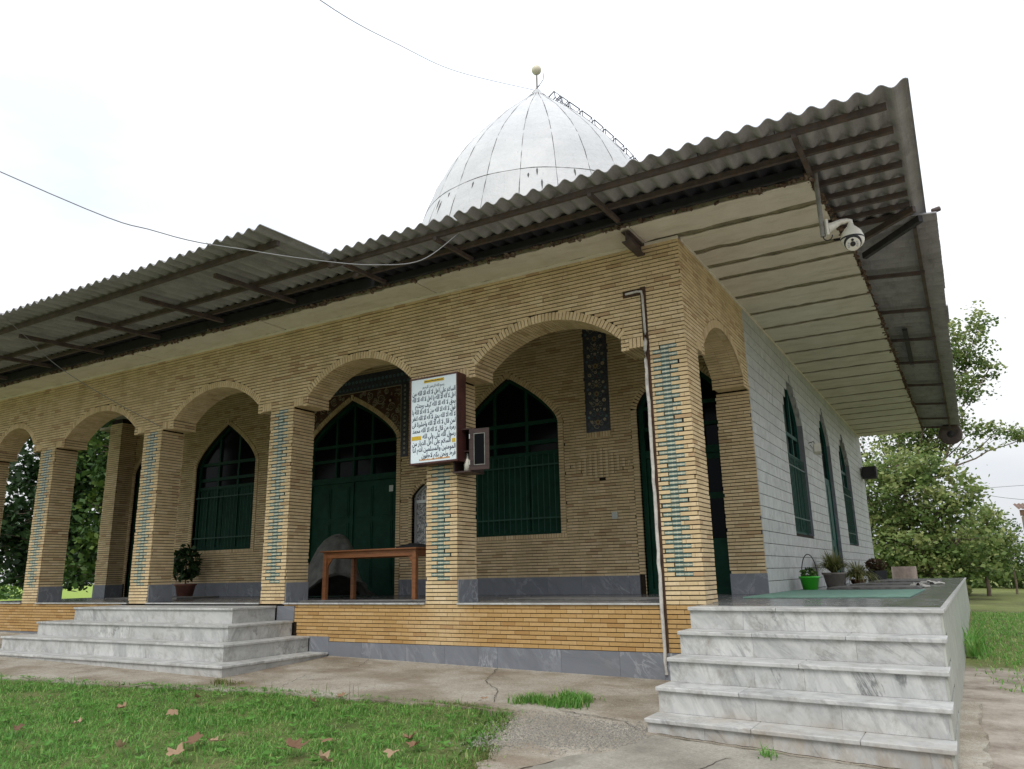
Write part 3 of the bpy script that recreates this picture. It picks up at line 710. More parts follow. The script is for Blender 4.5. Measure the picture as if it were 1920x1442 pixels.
# marble side wall
S1 = Op(6.33, .86, .93, 3.05, 3.82); S2 = Op(9.95, .66, 0.02, 3.1, 3.85); S3 = Op(12.95, .86, .90, 3.0, 3.72); SOPS = [S1, S2, S3]
m = MB(); openwall(m, side, 3.0, YE, -.02, ZT+.1, SOPS, -.012, .26); KEYS['marble'] = m.build('side_wall', 'mortar', B)
def mar_allow(z):
    iv = [(3.0, YE)]
    for o in SOPS:
        h = o.half(z, 0)
        if h: iv = subtract(iv, o.c-h, o.c+h)
    return iv
courses(side, 3.0, YE, .0, ZT-.01, 'marble', mar_allow, ch=.1765, joint=.009, bl=.62, vj=.0025, zb=.0, mat='marble_wall', kind='marble_slab', rnd_len=.3, seed=3, jit=.001, depth=.014)
m = MB(); m.add([(XL, YE, -.9), (0, YE, -.9), (0, YE, ZT+.1), (XL, YE, ZT+.1)], [(1, 0, 3, 2)]); m.add([(XL, YB, -.9), (XL, YE, -.9), (XL, YE, ZT+.1), (XL, YB, ZT+.1)], [(1, 0, 3, 2)])
m.build('back_wall', 'marble_wall', B)
for o in SOPS:                                       # marble reveals: far jamb and arch
    N_ = 10; pts = [(o.c+o.w, o.sill), (o.c+o.w, o.spring)]+[(o.c+o.w*(1-i/N_), o.top(o.c+o.w*(1-i/N_)) if i else o.spring) for i in range(1, N_+1)]
    for (y0, z0), (y1, z1) in zip(pts, pts[1:]):
        nseg = 8 if z1-z0 > 1 else 1
        for k in range(nseg):
            za, zb_ = z0+(z1-z0)*k/nseg, z0+(z1-z0)*(k+1)/nseg; ya, yb = y0+(y1-y0)*k/nseg, y0+(y1-y0)*(k+1)/nseg
            q = MB(); t = Vector((0, yb-ya, zb_-za)); nn = Vector((0, -t.z, t.y)).normalized()
            q.obox((-.115, (ya+yb)/2+nn.y*.004, (za+zb_)/2+nn.z*.004), (.122, 0, 0), t*.497, nn*.006); q.build('reveal_slab', 'slate' if nseg > 1 else 'marble_wall', KEYS['marble'])

# ------------------------------------------------------------------ bricks, tiles and slabs: the largest in view singly, the rest joined per wall
def realise():
    cache = {}
    for kind, joined in (('brick', 'brick_courses'), ('glazed_tile', 'tile_courses'), ('marble_slab', 'slab_courses')):
        ps = [p for p in PIECES if p['kind'] == kind]
        def area(p):
            if p['hid'] or (p['c']-CAM).dot(p['n']) > -.05 or p['key'] in ('rear',): return 0
            a = [project(p['c']+i*p['u']+j*p['v']) for i, j in ((-1, -1), (1, -1), (1, 1), (-1, 1))]
            if not all(0 < q[0] < 1920 and 0 < q[1] < 1442 for q in a): return 0
            return abs(sum(a[i][0]*a[(i+1) % 4][1]-a[(i+1) % 4][0]*a[i][1] for i in range(4)))/2
        order = sorted(ps, key=area, reverse=True); single = order[:300]; rest = order[300:]
        def addto(m, p, c):
            m.obox(c-p['n']*(p['depth']/2), p['u'], p['v'], p['n']*(p['depth']/2), p['tint'], back=False)
            i0 = len(m.f)-5
            if kind == 'glazed_tile': m.uvs[i0] = [(0, 0), (1, 0), (1, 1), (0, 1)]
        for p in single:
            k = (kind, p['mat'])+tuple(round(v, 3) for w in ('u', 'v', 'n') for v in p[w])+(p['depth'],)
            par = KEYS[p['key']]
            if k not in cache:
                q = dict(p); q['tint'] = 0.0; mm = MB(); addto(mm, q, Vector((0, 0, 0))); o = mm.build(kind, p['mat'], par)
                cache[k] = (o.data, WL[o.name].copy()); o.location = p['c']+WL[o.name]-WL[par.name]
            else:
                d, off = cache[k]; o = link(kind, d, p['c']+off, par)
            o['tint'] = float(p['tint'])
        by = {}
        for p in rest: addto(by.setdefault((p['key'], p['mat']), MB()), p, p['c'])
        for (key, mt), m in by.items(): m.build(joined, mt, KEYS[key], kind='stuff')
realise()

# ------------------------------------------------------------------ doors and windows of the porch
def panelshape(pl, o, d, th, inset=0.0, z0=None, z1=None):
    """flat arched plate filling an opening"""
    m = MB(); n = 20; a, b = o.c-o.w+inset, o.c+o.w-inset; z0 = o.sill if z0 is None else z0
    tops = [(a+(b-a)*i/n, min(o.top(a+(b-a)*i/n) if 0 < i < n else o.spring, z1 if z1 else 99)-inset) for i in range(n+1)]
    for (x0, t0), (x1, t1) in zip(tops, tops[1:]):
        m.add([pl.P(x0, z0, d), pl.P(x1, z0, d), pl.P(x1, t1, d), pl.P(x0, t0, d)], [(0, 1, 2, 3)])
    return m
def pbox(m, pl, a, b, z0, z1, d0, d1, tint=0.0):
    c = pl.P((a+b)/2, (z0+z1)/2, (d0+d1)/2); return m.obox(c, pl.S*((b-a)/2), Vector((0, 0, (z1-z0)/2)), pl.N*((d1-d0)/2), tint)
def archframe(pl, o, d0, d1, w=.07):
    m = MB(); n = 24; a, b = o.c-o.w, o.c+o.w
    pbox(m, pl, a, a+w, o.sill, o.spring, d0, d1); pbox(m, pl, b-w, b, o.sill, o.spring, d0, d1); pbox(m, pl, a+w, b-w, o.sill, o.sill+w, d0, d1-.002)
    pts = [(a+(b-a)*i/n, o.top(a+(b-a)*i/n) if 0 < i < n else o.spring) for i in range(n+1)]
    for (x0, t0), (x1, t1) in zip(pts, pts[1:]):
        k = 1-w/o.w; q = lambda x, t: (o.c+(x-o.c)*k, o.spring+(t-o.spring)*(1-w*1.2/(o.apex-o.spring)))
        (u0, v0), (u1, v1) = q(x0, t0), q(x1, t1)
        m.add([pl.P(x0, t0, d1), pl.P(x1, t1, d1), pl.P(u1, v1, d1), pl.P(u0, v0, d1)], [(0, 1, 2, 3)])
        m.add([pl.P(u0, v0, d1), pl.P(u1, v1, d1), pl.P(u1, v1, d0), pl.P(u0, v0, d0)], [(0, 1, 2, 3)])
    return m
def window(pl, o, gm, name, lab, grille=True, mull=(-.33, .33), trans=(2.42, 2.62, 2.98)):
    W_ = archframe(pl, o, -.16, -.09).build('window', gm, B, lab)
    panelshape(pl, o, -.135, 0).build('pane', 'dark_glass', W_)
    zt0 = trans[0]
    for z in trans:
        h = o.half(z+.03)-.01
        pbox(MB(), pl, o.c-h, o.c+h, z-.035, z+.035, -.15, -.095).build('transom', gm, W_)
    for f in mull:
        x = o.c+f*o.w
        pbox(MB(), pl, x-.03, x+.03, o.sill+.07, o.top(x)-.02, -.15, -.097).build('mullion', gm, W_)
    pbox(MB(), pl, o.c-o.w+.07, o.c+o.w-.07, o.sill+.07, zt0-.035, -.134, -.128).build('shutter', gm, W_)
    for i in range(4):                                # lower casement stiles
        x = o.c-o.w+(.25+.5*i)*o.w
        pbox(MB(), pl, x-.1, x+.1, o.sill+.12, zt0-.1, -.132, -.115).build('casement_panel', gm, W_)
    if grille:
        n = int(2*o.w/.115)
        for i in range(n):
            x = o.c-o.w+.05+(2*o.w-.1)*(i+.5)/n
            MB().tube([pl.P(x, o.sill+.04, -.03), pl.P(x, zt0-.03, -.03)], .008, 6).build('grille_bar', 'green_bar', W_)
        for z in (o.sill+.28, zt0-.22):
            pbox(MB(), pl, o.c-o.w+.005, o.c+o.w-.005, z-.012, z+.012, -.037, -.024).build('grille_rail', 'green_bar', W_)
    return W_
window(rear, WR, 'green_paint', 'window', 'barred green arched window beside the tile panel'); window(rear, WLF, 'green_paint', 'window', 'barred green arched window behind the potted plant')
def door(o, leaves, lab, lx=2.3, glazed=False, swap=False):
    D = archframe(rear, o, -.18, -.08, .08).build('door', 'green_paint', B, lab)
    panelshape(rear, o, -.155, 0, z0=lx).build('fanlight', 'dark_glass', D)
    pbox(MB(), rear, o.c-o.w+.08, o.c+o.w-.08, lx-.06, lx+.06, -.17, -.085).build('transom', 'green_paint', D)
    for z in (lx+.42, o.spring+.02):
        h = o.half(z+.03)-.02; pbox(MB(), rear, o.c-h, o.c+h, z-.03, z+.03, -.17, -.1).build('transom', 'green_paint', D)
    for f in (-.4, 0.0, .4):
        x = o.c+f*o.w; pbox(MB(), rear, x-.025, x+.025, lx+.06, o.top(x)-.03, -.17, -.102).build('mullion', 'green_paint', D)
    w = (2*o.w-.16)/leaves
    for i in range(leaves):
        a = o.c-o.w+.08+i*w; b = a+w
        Lf = pbox(MB(), rear, a+.004, b-.004, .012, lx-.062, -.165, -.125).build('door_leaf', 'green_paint', D)
        nc = 2 if w > .7 else 1
        for cix in range(nc):
            p0 = a+.09+cix*(w-.12)/nc; p1 = p0+(w-.12)/nc-.07
            for z0, z1 in ((.14, .72), (.82, 1.42), (1.52, lx-.16)):
                mm = MB(); fr = pbox(mm, rear, p0, p1, z0, z1, -.126, -.112)
                pbox(mm, rear, p0+.035, p1-.035, z0+.035, z1-.035, -.113, -.104); mm.build('panel', 'dark_glass' if glazed and z0 > .2 else 'green_paint', D)
    pbox(MB(), rear, o.c-.025, o.c+.025, .02, lx-.07, -.13, -.10).build('closing_strip', 'green_paint', D)
    return D
D0 = door(DM, 2, 'wide green double door in the middle of the porch')
pbox(MB(), rear, -7.24, -7.14, 1.98, 2.10, -.103, -.099).build('notice_paper', 'paper_white', D0)
DRo = door(DR, 2, 'green door with dark panes by the corner pier', 2.2, True); door(DL, 2, 'green door at the far left end of the porch', 2.2)
# small white-framed niche window
Wn = archframe(rear, NI, -.14, -.09, .035).build('window', 'aluminium', B, 'small white framed niche window beside the main door')
panelshape(rear, NI, -.12, 0).build('pane', 'lace_curtain', Wn); pbox(MB(), rear, NI.c-.24, NI.c+.24, 1.70, 1.76, -.13, -.085).build('transom', 'aluminium', Wn)
# tile panels
def flower(m, pl, x, z, r, k=6, d=.005):
    for i in range(k):
        t = 2*PI*i/k; c = pl.P(x+r*.62*math.cos(t), z+r*.62*math.sin(t), d); n = 7
        ring = [c+pl.S*(r*.36*math.cos(2*PI*j/n))+Vector((0, 0, r*.36*math.sin(2*PI*j/n))) for j in range(n)]
        m.add(ring, [tuple(range(n))])
def spiral(m, pl, x, z, r, turns=1.7, sg=1, ph=0, w=.006, d=.006):
    pts = []
    for i in range(26):
        f = i/25; t = ph+sg*2*PI*turns*f; rr = r*(1-.85*f); pts.append(pl.P(x+rr*math.cos(t), z+rr*math.sin(t), d))
    m.tube(pts, [w*(1-.5*i/25) for i in range(26)], 4)
def dots(m, pl, x, z, r, n=10, d=.005):
    c = pl.P(x, z, d); m.add([c+pl.S*(r*math.cos(2*PI*j/n))+Vector((0, 0, r*math.sin(2*PI*j/n))) for j in range(n)], [tuple(range(n))])
TP = pbox(MB(), rear, PAN[0]+.004, PAN[1]-.004, PAN[2], PAN[3], -.05, .001).build('tile_panel', 'tile_navy', B, 'tall dark tile panel painted with pale flowers')
pc = (PAN[0]+PAN[1])/2; pm = {k: MB() for k in ('tile_cream', 'tile_turq', 'tile_gold', 'tile_rust')}
zz = PAN[2]+.14
for i in range(11):
    z = zz+i*.165; r_ = random.Random(i)
    for sg in (-1, 1):
        flower(pm['tile_cream'], rear, pc+sg*(.135-.03*r_.random()), z+.05+.02*sg*r_.random(), r_.choice((.022, .028, .036)), r_.choice((5, 7))); dots(pm['tile_gold'], rear, pc+sg*.135, z+.05, .014, 8, .007)
        spiral(pm['tile_turq' if i % 2 else 'tile_cream'], rear, pc+sg*.07, z, .05, 1.3, sg, PI/2, .004)
        if i % 3 == 1: flower(pm['tile_turq'], rear, pc+sg*.16, z-.05, .024, 5); dots(pm['tile_cream'], rear, pc+sg*.06, z+.09, .014)
    if i % 3 == 0:
        flower(pm['tile_gold'], rear, pc, z+.02, .05, 8); dots(pm['tile_rust'], rear, pc, z+.02, .02, 10, .008); spiral(pm['tile_cream'], rear, pc, z-.04, .07, .5, 1, PI, .005)
    else: dots(pm['tile_rust' if i % 2 else 'tile_gold'], rear, pc, z, .022); flower(pm['tile_cream'], rear, pc, z+.07, .03, 5)
for k, mm in pm.items(): mm.build('painted_flowers', k, TP, kind='stuff')
for e0, e1 in ((PAN[0], PAN[0]+.03), (PAN[1]-.03, PAN[1])): pbox(MB(), rear, e0+.004, e1-.004, PAN[2], PAN[3]-.001, .0012, .007).build('tile_border', 'tile_navy', TP)
# tile field over the main door: navy border and brown spandrels with cream scrolls
m = MB(); n = 40
for i in range(n):
    x0, x1 = -9.5+2.62*i/n, -9.5+2.62*(i+1)/n
    t0, t1 = (max(2.63, DM.top(x, .1) if abs(x-DM.c) < DM.w+.1 else 2.63) for x in (x0, x1))
    m.add([rear.P(x0, t0, .002), rear.P(x1, t1, .002), rear.P(x1, 4.08, .002), rear.P(x0, 4.08, .002)], [(0, 1, 2, 3)])
SPN = m.build('spandrel_tiles', 'tile_brown', B, 'brown tile spandrels with cream scrolls over the main door')
mm = MB(); mt = MB(); r_ = random.Random(5)
for sg in (-1, 1):
    for (dx, z, rr) in ((1.15, 3.42, .11), (1.05, 3.66, .10), (1.2, 3.72, .0), (.78, 3.86, .12), (.5, 3.96, .09), (1.22, 3.22, .07), (.62, 3.78, .07), (.95, 3.52, .06), (1.23, 3.58, .06), (.93, 4.0, .06), (1.23, 3.95, .07), (.33, 4.03, .05), (1.25, 3.04, .05), (1.24, 2.88, .04), (.25, 3.99, .04)):
        if rr: spiral(mm, rear, DM.c+sg*dx, z, rr, 1.9, sg, r_.random()*6, .008)
    for _ in range(90):
        dx = r_.uniform(.2, 1.29); z = r_.uniform(2.9, 4.05)
        if z > DM.top(DM.c+dx, .12)+.02 and (dx-1.02)**2+(z-3.8)**2 > .022: spiral(mm, rear, DM.c+sg*dx, z, r_.uniform(.025, .045), .9, r_.choice((-1, 1)), r_.random()*6, .0055)
    flower(mt, rear, DM.c+sg*1.02, 3.8, .12, 10, .006); dots(mm, rear, DM.c+sg*1.02, 3.8, .03, 10, .009)
mm.build('scrollwork', 'tile_cream', SPN, kind='stuff'); mt.build('rosette', 'tile_rust', SPN, kind='stuff')
m = MB(); pbox(m, rear, -9.72, -6.70, 4.08, 4.44, -.02, .012); pbox(m, rear, -6.885, -6.70, 2.62, 4.08, -.02, .012); pbox(m, rear, -9.72, -9.5, 2.62, 4.08, -.02, .012)
TB = m.build('tile_border', 'tile_navy', B)
mm = MB(); md = MB()
for i in range(30):
    x = -9.62+i*.1; flower(mm, rear, x, 4.16, .028, 5, .014); flower(mm, rear, x+.05, 4.3, .035, 7, .014)
    if i < 16: flower(md, rear, -6.79, 2.7+i*.09, .028, 6, .014); dots(mm, rear, -6.79, 2.7+i*.09, .012, 8, .016)
mm.build('painted_flowers', 'tile_turq', TB, kind='stuff'); md.build('painted_flowers', 'tile_cream', TB, kind='stuff')
pbox(MB(), rear, -6.89, -6.878, 2.9, 4.08, .003, .016).build('border_line', 'tile_cream', TB); pbox(MB(), rear, -9.5, -6.89, 4.075, 4.087, .003, .016).build('border_line', 'tile_cream', TB)
# side wall windows and door
for o, lab in ((S1, 'barred green lancet window nearest the porch on the marble wall'), (S3, 'barred green lancet window at the far end of the marble wall')):
    window(side, o, 'green_side', 'window', lab, True, (-.3, .3), (2.35, 2.75))
W2 = archframe(side, S2, -.13, -.06, .08).build('door', 'green_side', B, 'narrow green lancet door on the marble wall'); panelshape(side, S2, -.11, 0, z0=2.3).build('fanlight', 'dark_glass', W2)
for k in (0, 1):
    a = S2.c-S2.w+.08+k*.58; pbox(MB(), side, a, a+.575, .03, 2.3, -.115, -.08).build('door_leaf', 'green_side', W2)
    for z0, z1 in ((.15, .8), (.95, 2.15)): pbox(MB(), side, a+.1, a+.47, z0, z1, -.081, -.068).build('panel', 'green_side', W2)

# ------------------------------------------------------------------ eaves: plaster soffit, slab edge, steelwork, corrugated sheets
OX, OYF = 1.76, -.56
def ex_(y): return 1.60+(OX-1.60)*min(1, max(0, (y+.6)/2.4))
js = [-.56, .02, .62, 1.2, 1.72, 2.6, 3.48, 4.37, 5.25, 6.15, 7.02, 7.9, 8.8, 9.72, 10.7, 11.55, 12.35, 13.15, 14.0, 14.9, 15.8, 16.5, YE+.05]
slab = MB(); slab.box(XL-1.2, 1.58, OYF+.02, PD-.04, 4.275, 4.34); slab.box(XL-1.2, 1.58, YB+.01, YE+.03, 4.275, 4.34); slab.box(-.455, 1.58, PD-.04, YB+.01, 4.275, 4.34); slab.box(1.58, OX-.02, 1.7, YE+.03, 4.275, 4.34); SO = slab.build('roof_slab', 'joint_olive', B)
def wavy(x0, x1, y0, y1, z, th, seed, nx=14):        # plaster strip with ragged long edges
    r = random.Random(seed); m = MB(); xs = [x0+(x1-x0)*i/nx for i in range(nx+1)]
    a = [y0+r.uniform(0, .035) for _ in xs]; b = [y1-r.uniform(0, .035) for _ in xs]; dz = [r.uniform(-.004, .004) for _ in xs]
    V = []
    for x, p, q, d in zip(xs, a, b, dz): V += [(x, p, z+d), (x, q, z+d), (x, p+.012, z+th), (x, q-.012, z+th)]
    F_ = []
    for i in range(nx):
        k = 4*i; F_ += [(k, k+1, k+5, k+4), (k, k+4, k+6, k+2), (k+1, k+3, k+7, k+5)]
    F_ += [(0, 2, 3, 1), (4*nx, 4*nx+1, 4*nx+3, 4*nx+2)]
    return m.add(V, F_)
for i, (a, b) in enumerate(zip(js, js[1:])):
    wavy(.0 if i else -.4, ex_((a+b)/2)-random.uniform(0, .03), a+(.04 if i else 0), b-.04, 4.258, .016, i).build('soffit_strip', 'plaster_cream', SO)
MB().box(XL-.5, -.52, -.012, .03, 4.222, 4.2585).build('wall_fillet', 'plaster_cream', SO); MB().box(-.42, .0, -.012, .03, 4.222, 4.2585).build('wall_fillet', 'plaster_cream', SO)
MB().box(-.02, .012, .1, YE, 4.225, 4.2745).build('wall_fillet', 'plaster_cream', SO)
for i, (a, b) in enumerate(zip([-16.8, -12.9, -9.75, -6.55, -3.55], [-12.9, -9.75, -6.55, -3.55, -.4])):
    wavy(a+.012, b-.012, OYF+random.uniform(0, .02), .012, 4.258, .016, 50+i, 30).build('soffit_strip', 'plaster_cream', SO)
# ragged slab edge with rubble
def rubble(name, p0, p1, seed, n):
    r = random.Random(seed); m = MB(); p0, p1 = Vector(p0), Vector(p1)
    for i in range(n):
        c = p0.lerp(p1, r.random())+Vector((r.uniform(-.02, .02), r.uniform(-.02, .02), r.uniform(-.03, .03))); s_ = r.uniform(.008, .026)
        e = Matrix.Rotation(r.uniform(0, 3), 3, Vector((r.random(), r.random(), r.random()+.1)))
        m.obox(c, e@Vector((s_*r.uniform(.6, 2.0), 0, 0)), e@Vector((0, s_, 0)), e@Vector((0, 0, s_*.7)))
    return m.build(name, 'slab_edge', SO, kind='stuff')
rubble('edge_rubble', (-16.5, OYF, 4.29), (1.58, OYF, 4.29), 1, 420); rubble('edge_rubble', (1.6, OYF, 4.29), (OX, 1.8, 4.29), 3, 90); rubble('edge_rubble', (OX, 1.8, 4.29), (OX, YE, 4.29), 2, 380)
MB().box(XL-1.2, 1.56, OYF-.045, OYF-.012, 4.30, 4.405).build('fascia', 'dark_navy', B); MB().box(XL-1.2, 1.56, OYF-.06, OYF-.0455, 4.295, 4.315).build('fascia_rail', 'steel_dark', B)
MB().box(XL-1.2, 1.5, OYF+.03, OYF+.10, 4.345, 4.40).build('edge_beam', 'steel_dark', B); MB().box(OX-.06, OX-.01, 1.6, YE, 4.3455, 4.42).build('edge_beam', 'steel_dark', B)
AMP, LAM = .029, .193
def sheetmesh(a0, a1, d0, d1, zf, along='x', ph=0.0, nrow=4, chip=None):
    m = MB(); n = max(4, int((a1-a0)/LAM*10)); V = []; th = .007
    for s_ in (0, 1):
        for i in range(n+1):
            a = a0+(a1-a0)*i/n; c = AMP*math.cos(2*PI*(a-ph)/LAM)
            for k in range(nrow+1):
                d = d0+(d1-d0)*k/nrow
                if chip and k == 0 and chip[0] < a < chip[1]: d += chip[2]
                z = zf(d)+c+s_*th
                V.append((a, d, z) if along == 'x' else (d, a, z))
    w = nrow+1; N1 = (n+1)*w; F_ = []
    for i in range(n):
        for k in range(nrow):
            p = i*w+k; F_.append((p, p+1, p+w+1, p+w)); F_.append((N1+p, N1+p+w, N1+p+w+1, N1+p+1))
        p = i*w; F_.append((p, p+w, N1+p+w, N1+p)); p = i*w+nrow; F_.append((p+w, p, N1+p, N1+p+w))
    for i in (0, n):
        for k in range(nrow): p = i*w+k; F_.append((p, N1+p, N1+p+1, p+1))
    m.add(V, F_, 0.0, False); return m
zfF = lambda y: 4.405+.03*(y+1.65)
x = 2.62; i = 0
while x > -4.15:
    x0 = max(x-5*LAM-.03, -4.2); r1, r2 = random.uniform(-.02, .02), random.uniform(-.004, .004)
    sheetmesh(x0, x, -1.65+r1, 1.80 if x > .2 else .25, (lambda y, r2=r2, i=i: zfF(y)+r2+.006*(i % 2)), 'x', 2.589, chip=(-2.24, -2.12, .12) if x0 < -2.2 < x else None).build('roof_sheet', 'roof_cement', B); x -= 5*LAM; i += 1
zfC = lambda y: 4.425+.045*(y+2.6)
x = -4.22; i = 0
while x > -16.6:
    x0 = x-5*LAM-.03; r1, r2 = random.uniform(-.03, .03), random.uniform(-.004, .004)
    sheetmesh(x0, x, -2.6+r1, .2, (lambda y, r2=r2, i=i: zfC(y)+r2+.006*(i % 2)), 'x', -4.26).build('roof_sheet', 'roof_cement', B); x -= 5*LAM; i += 1
sheetmesh(-4.2, 1.58, -.90, -.50, (lambda y: zfF(y)-.012), 'x', 2.589, 2).build('dark_sheet', 'dark_navy', B); sheetmesh(-16.6, -4.22, -.84, -.45, (lambda y: zfC(y)-.012), 'x', -4.26, 2).build('dark_sheet', 'dark_navy', B)  # dark corrugated layer added close below the roof sheets, next to the slab
MB().box(XL-1.2, -4.2, OYF-.045, OYF-.012, 4.405, 4.47).build('fascia', 'dark_navy', B)
zfA = lambda x: 4.37+.10*(2.72-x)
y = 1.30; i = 0
while y < 17.7:
    y1 = y+5*LAM+.03; r2 = random.uniform(-.003, .003); sheetmesh(y, y1, 2.73+random.uniform(-.015, .015), 1.0, (lambda x_, r2=r2, i=i: zfA(x_)+r2+.005*(i % 2)), 'y', 1.35).build('roof_sheet', 'roof_cement', B); y += 5*LAM; i += 1
m = MB(); xr0, xr1 = XL-1.2, 2.5                      # main roof behind
m.add([(xr0, .15, 4.66), (.3, .15, 4.66), (-5, 9, 5.7), (-11, 9, 5.7), (xr0, 17.6, 4.66), (1.1, 17.6, 4.66)], [(0, 1, 2, 3), (1, 5, 2), (5, 4, 3, 2), (4, 0, 3)]); m.build('main_roof', 'roof_cement', B)
# purlins along x, rafters along y
def purlin(a, b, w=.05, h=.05, mt='steel_brown', nm='purlin'): MB().bar(a, b, w, h).build(nm, mt, B)
zp = lambda y: zfF(y)-AMP-.028
purlin((-4.3, -1.40, zp(-1.40)), (2.42, -1.40, zp(-1.40)), .045, .06); purlin((-4.3, -.92, zp(-.92)), (2.44, -.92, zp(-.92)), .045, .06)
for y in (-.52, -.12, .28, .68, 1.02, 1.3): purlin((1.2, y, zp(y)), (2.46, y, zp(y)), .045, .055)
zc_ = lambda y: zfC(y)-AMP-.03
purlin((-16.6, -2.24, zc_(-2.24)), (-4.35, -2.24, zc_(-2.24)), .05, .07); purlin((-16.6, -1.35, zc_(-1.35)), (-3.9, -1.35, zc_(-1.35)), .05, .07); purlin((-16.6, -.85, zc_(-.85)), (-4.2, -.85, zc_(-.85)), .05, .06)
for x in (-.50, -2.55, 1.62, -4.0): purlin((x, -1.44, zp(-1.44)-.052), (x, .1, zp(.1)-.06), .045, .05, nm='rafter')
for x in (-5.75, -7.35, -8.95, -10.55, -12.2, -13.8, -15.4): purlin((x, -2.05, zc_(-2.05)-.065), (x, .1, zc_(.1)-.07), .06, .06, nm='rafter')
za_ = lambda x: zfA(x)-AMP-.028
purlin((2.47, 1.5, za_(2.47)), (2.47, 17.5, za_(2.47)), .045, .05)
for y in (3.1, 4.9, 6.75, 8.6, 10.9, 13.3, 15.6, 17.2): purlin((1.5, y, za_(1.5)-.05), (2.5, y, za_(2.5)-.05), .05, .05, nm='rafter')
purlin((1.78, 1.55, 4.30), (2.5, 1.02, 4.36), .05, .07, nm='hip_brace'); purlin((1.85, 2.0, 4.28), (2.55, 1.30, 4.34), .06, .08, 'steel_dark', 'hip_brace'); purlin((2.05, 6.1, za_(2.05)-.03), (2.0, 8.8, za_(2.0)-.03), .08, .04, 'steel_dark', 'purlin')
for i in range(6):                                    # hooks
    x = 2.2-i*.75; MB().tube([(x, -1.40, zp(-1.4)), (x, -1.43, zp(-1.4)+.06)], .006, 5).build('roof_hook', 'steel_dark', B)
pc_ = MB(); pc_.lathe([(.02, -.05), (.03, -.04), (.03, .04), (.02, .05)], (2.72, 1.36, 4.43), 12, (1, -.15, .1)); pc_.build('ridge_cap', 'steel_brown', B)
# I-beam stub under the soffit
m = MB(); m.box(-.52, -.42, -.50, .02, 4.225, 4.238); m.box(-.52, -.42, -.50, .02, 4.10, 4.113); m.box(-.475, -.465, -.50, .02, 4.113, 4.225); m.build('beam_stub', 'steel_brown', B, 'rusty steel beam end under the soffit')

# ------------------------------------------------------------------ dome
DC = Vector((-8.1, 12.0, 0)); prof = [(4.4, 4.4), (4.4, 8.6), (4.38, 9.3), (4.27, 9.9), (4.06, 10.6), (3.80, 11.3), (3.50, 12.1), (3.10, 12.9), (2.63, 13.6), (2.14, 14.2), (1.62, 14.8), (1.11, 15.3), (.68, 15.7), (.36, 16.0), (.17, 16.25), (.12, 16.36)]
def drad(z):
    for (r0, z0), (r1, z1) in zip(prof, prof[1:]):
        if z0 <= z <= z1: return r0+(r1-r0)*(z-z0)/(z1-z0)
    return .1
NG = 24; m = MB(); m.lathe(prof, DC, NG*4); DO = m.build('dome', 'dome_paint', B, 'white pointed dome with dark seams')
va = math.atan2(CAM.y-DC.y, CAM.x-DC.x)
for k in range(NG):
    t = 2*PI*(k+.3)/NG; rr = random.Random(k); dv = Vector((math.cos(t), math.sin(t), 0)); zs = [9.4+i*.225 for i in range(30)]+[16.15]
    pts = [DC+dv*(drad(z)-.004+rr.uniform(-.006, .003))+Vector((0, 0, z)) for z in zs]; MB().tube(pts, [.006+rr.random()*.011 for _ in pts], 5).build('seam', 'seam_black', DO)
for zr in (11.3,):
    MB().tube([DC+Vector((math.cos(2*PI*i/72)*(drad(zr)+.0), math.sin(2*PI*i/72)*(drad(zr)+.0), zr+.01*math.sin(i*1.3))) for i in range(73)], .012, 5, caps=False).build('seam_ring', 'seam_black', DO)
rr = random.Random(9)
for k in range(16):                                  # torn flashing below the ring
    t = va+rr.uniform(-1.1, 1.1); z1 = 11.3-rr.uniform(0, .5); dv = Vector((math.cos(t), math.sin(t), 0)); ln = rr.uniform(.15, .55)
    MB().tube([DC+dv*(drad(z1-ln*i/4)-.006)+Vector((0, 0, z1-ln*i/4)) for i in range(5)], [.008, .03, .026, .016, .004], 5).build('tear', 'seam_black', DO)
m = MB(); m.lathe([(.03, 16.2), (.03, 17.05)], DC, 8); m.tube([DC+Vector((.0, 0, 16.45)), DC+Vector((.22, .05, 16.75)), DC+Vector((.26, .05, 17.0))], .012, 5); m.tube([DC+Vector((-.2, 0, 16.35)), DC+Vector((.1, 0, 16.55))], .02, 5); m.build('finial_rod', 'steel_grey', DO)
MB().lathe([(.001, -.17)]+[(.17*math.sin(PI*i/12), -.17*math.cos(PI*i/12)) for i in range(1, 12)]+[(.001, .17)], DC+Vector((0, 0, 17.18)), 20).build('finial_globe', 'lamp_cream', DO)
ta = va+PI/2-.12; dv = Vector((math.cos(ta), math.sin(ta), 0)); tv = Vector((-math.sin(ta), math.cos(ta), 0))
z = 16.02; k = 0
while z > 11.0:
    r1 = drad(z); z2 = z-(.24 if z > 15.6 else .38); r2 = drad(z2); m = MB()
    nrm = Vector((z-z2, r2-r1)).normalized(); p1 = DC+dv*r1+Vector((0, 0, z)); p2 = DC+dv*r2+Vector((0, 0, z2)); o_ = dv*nrm.x*.34+Vector((0, 0, nrm.y*.34))
    q = p1.lerp(p2, .82)
    m.tube([p1, p1+o_, q+o_, q], .022, 5); m.tube([p1+tv*.35, p1+o_+tv*.35, q+o_+tv*.35, q+tv*.35], .022, 5); m.tube([p1+o_, p1+o_+tv*.35], .014, 5); m.tube([q+o_, q+o_+tv*.35], .014, 5)
    m.build('ladder_step', 'steel_dark', DO); z = z2; k += 1

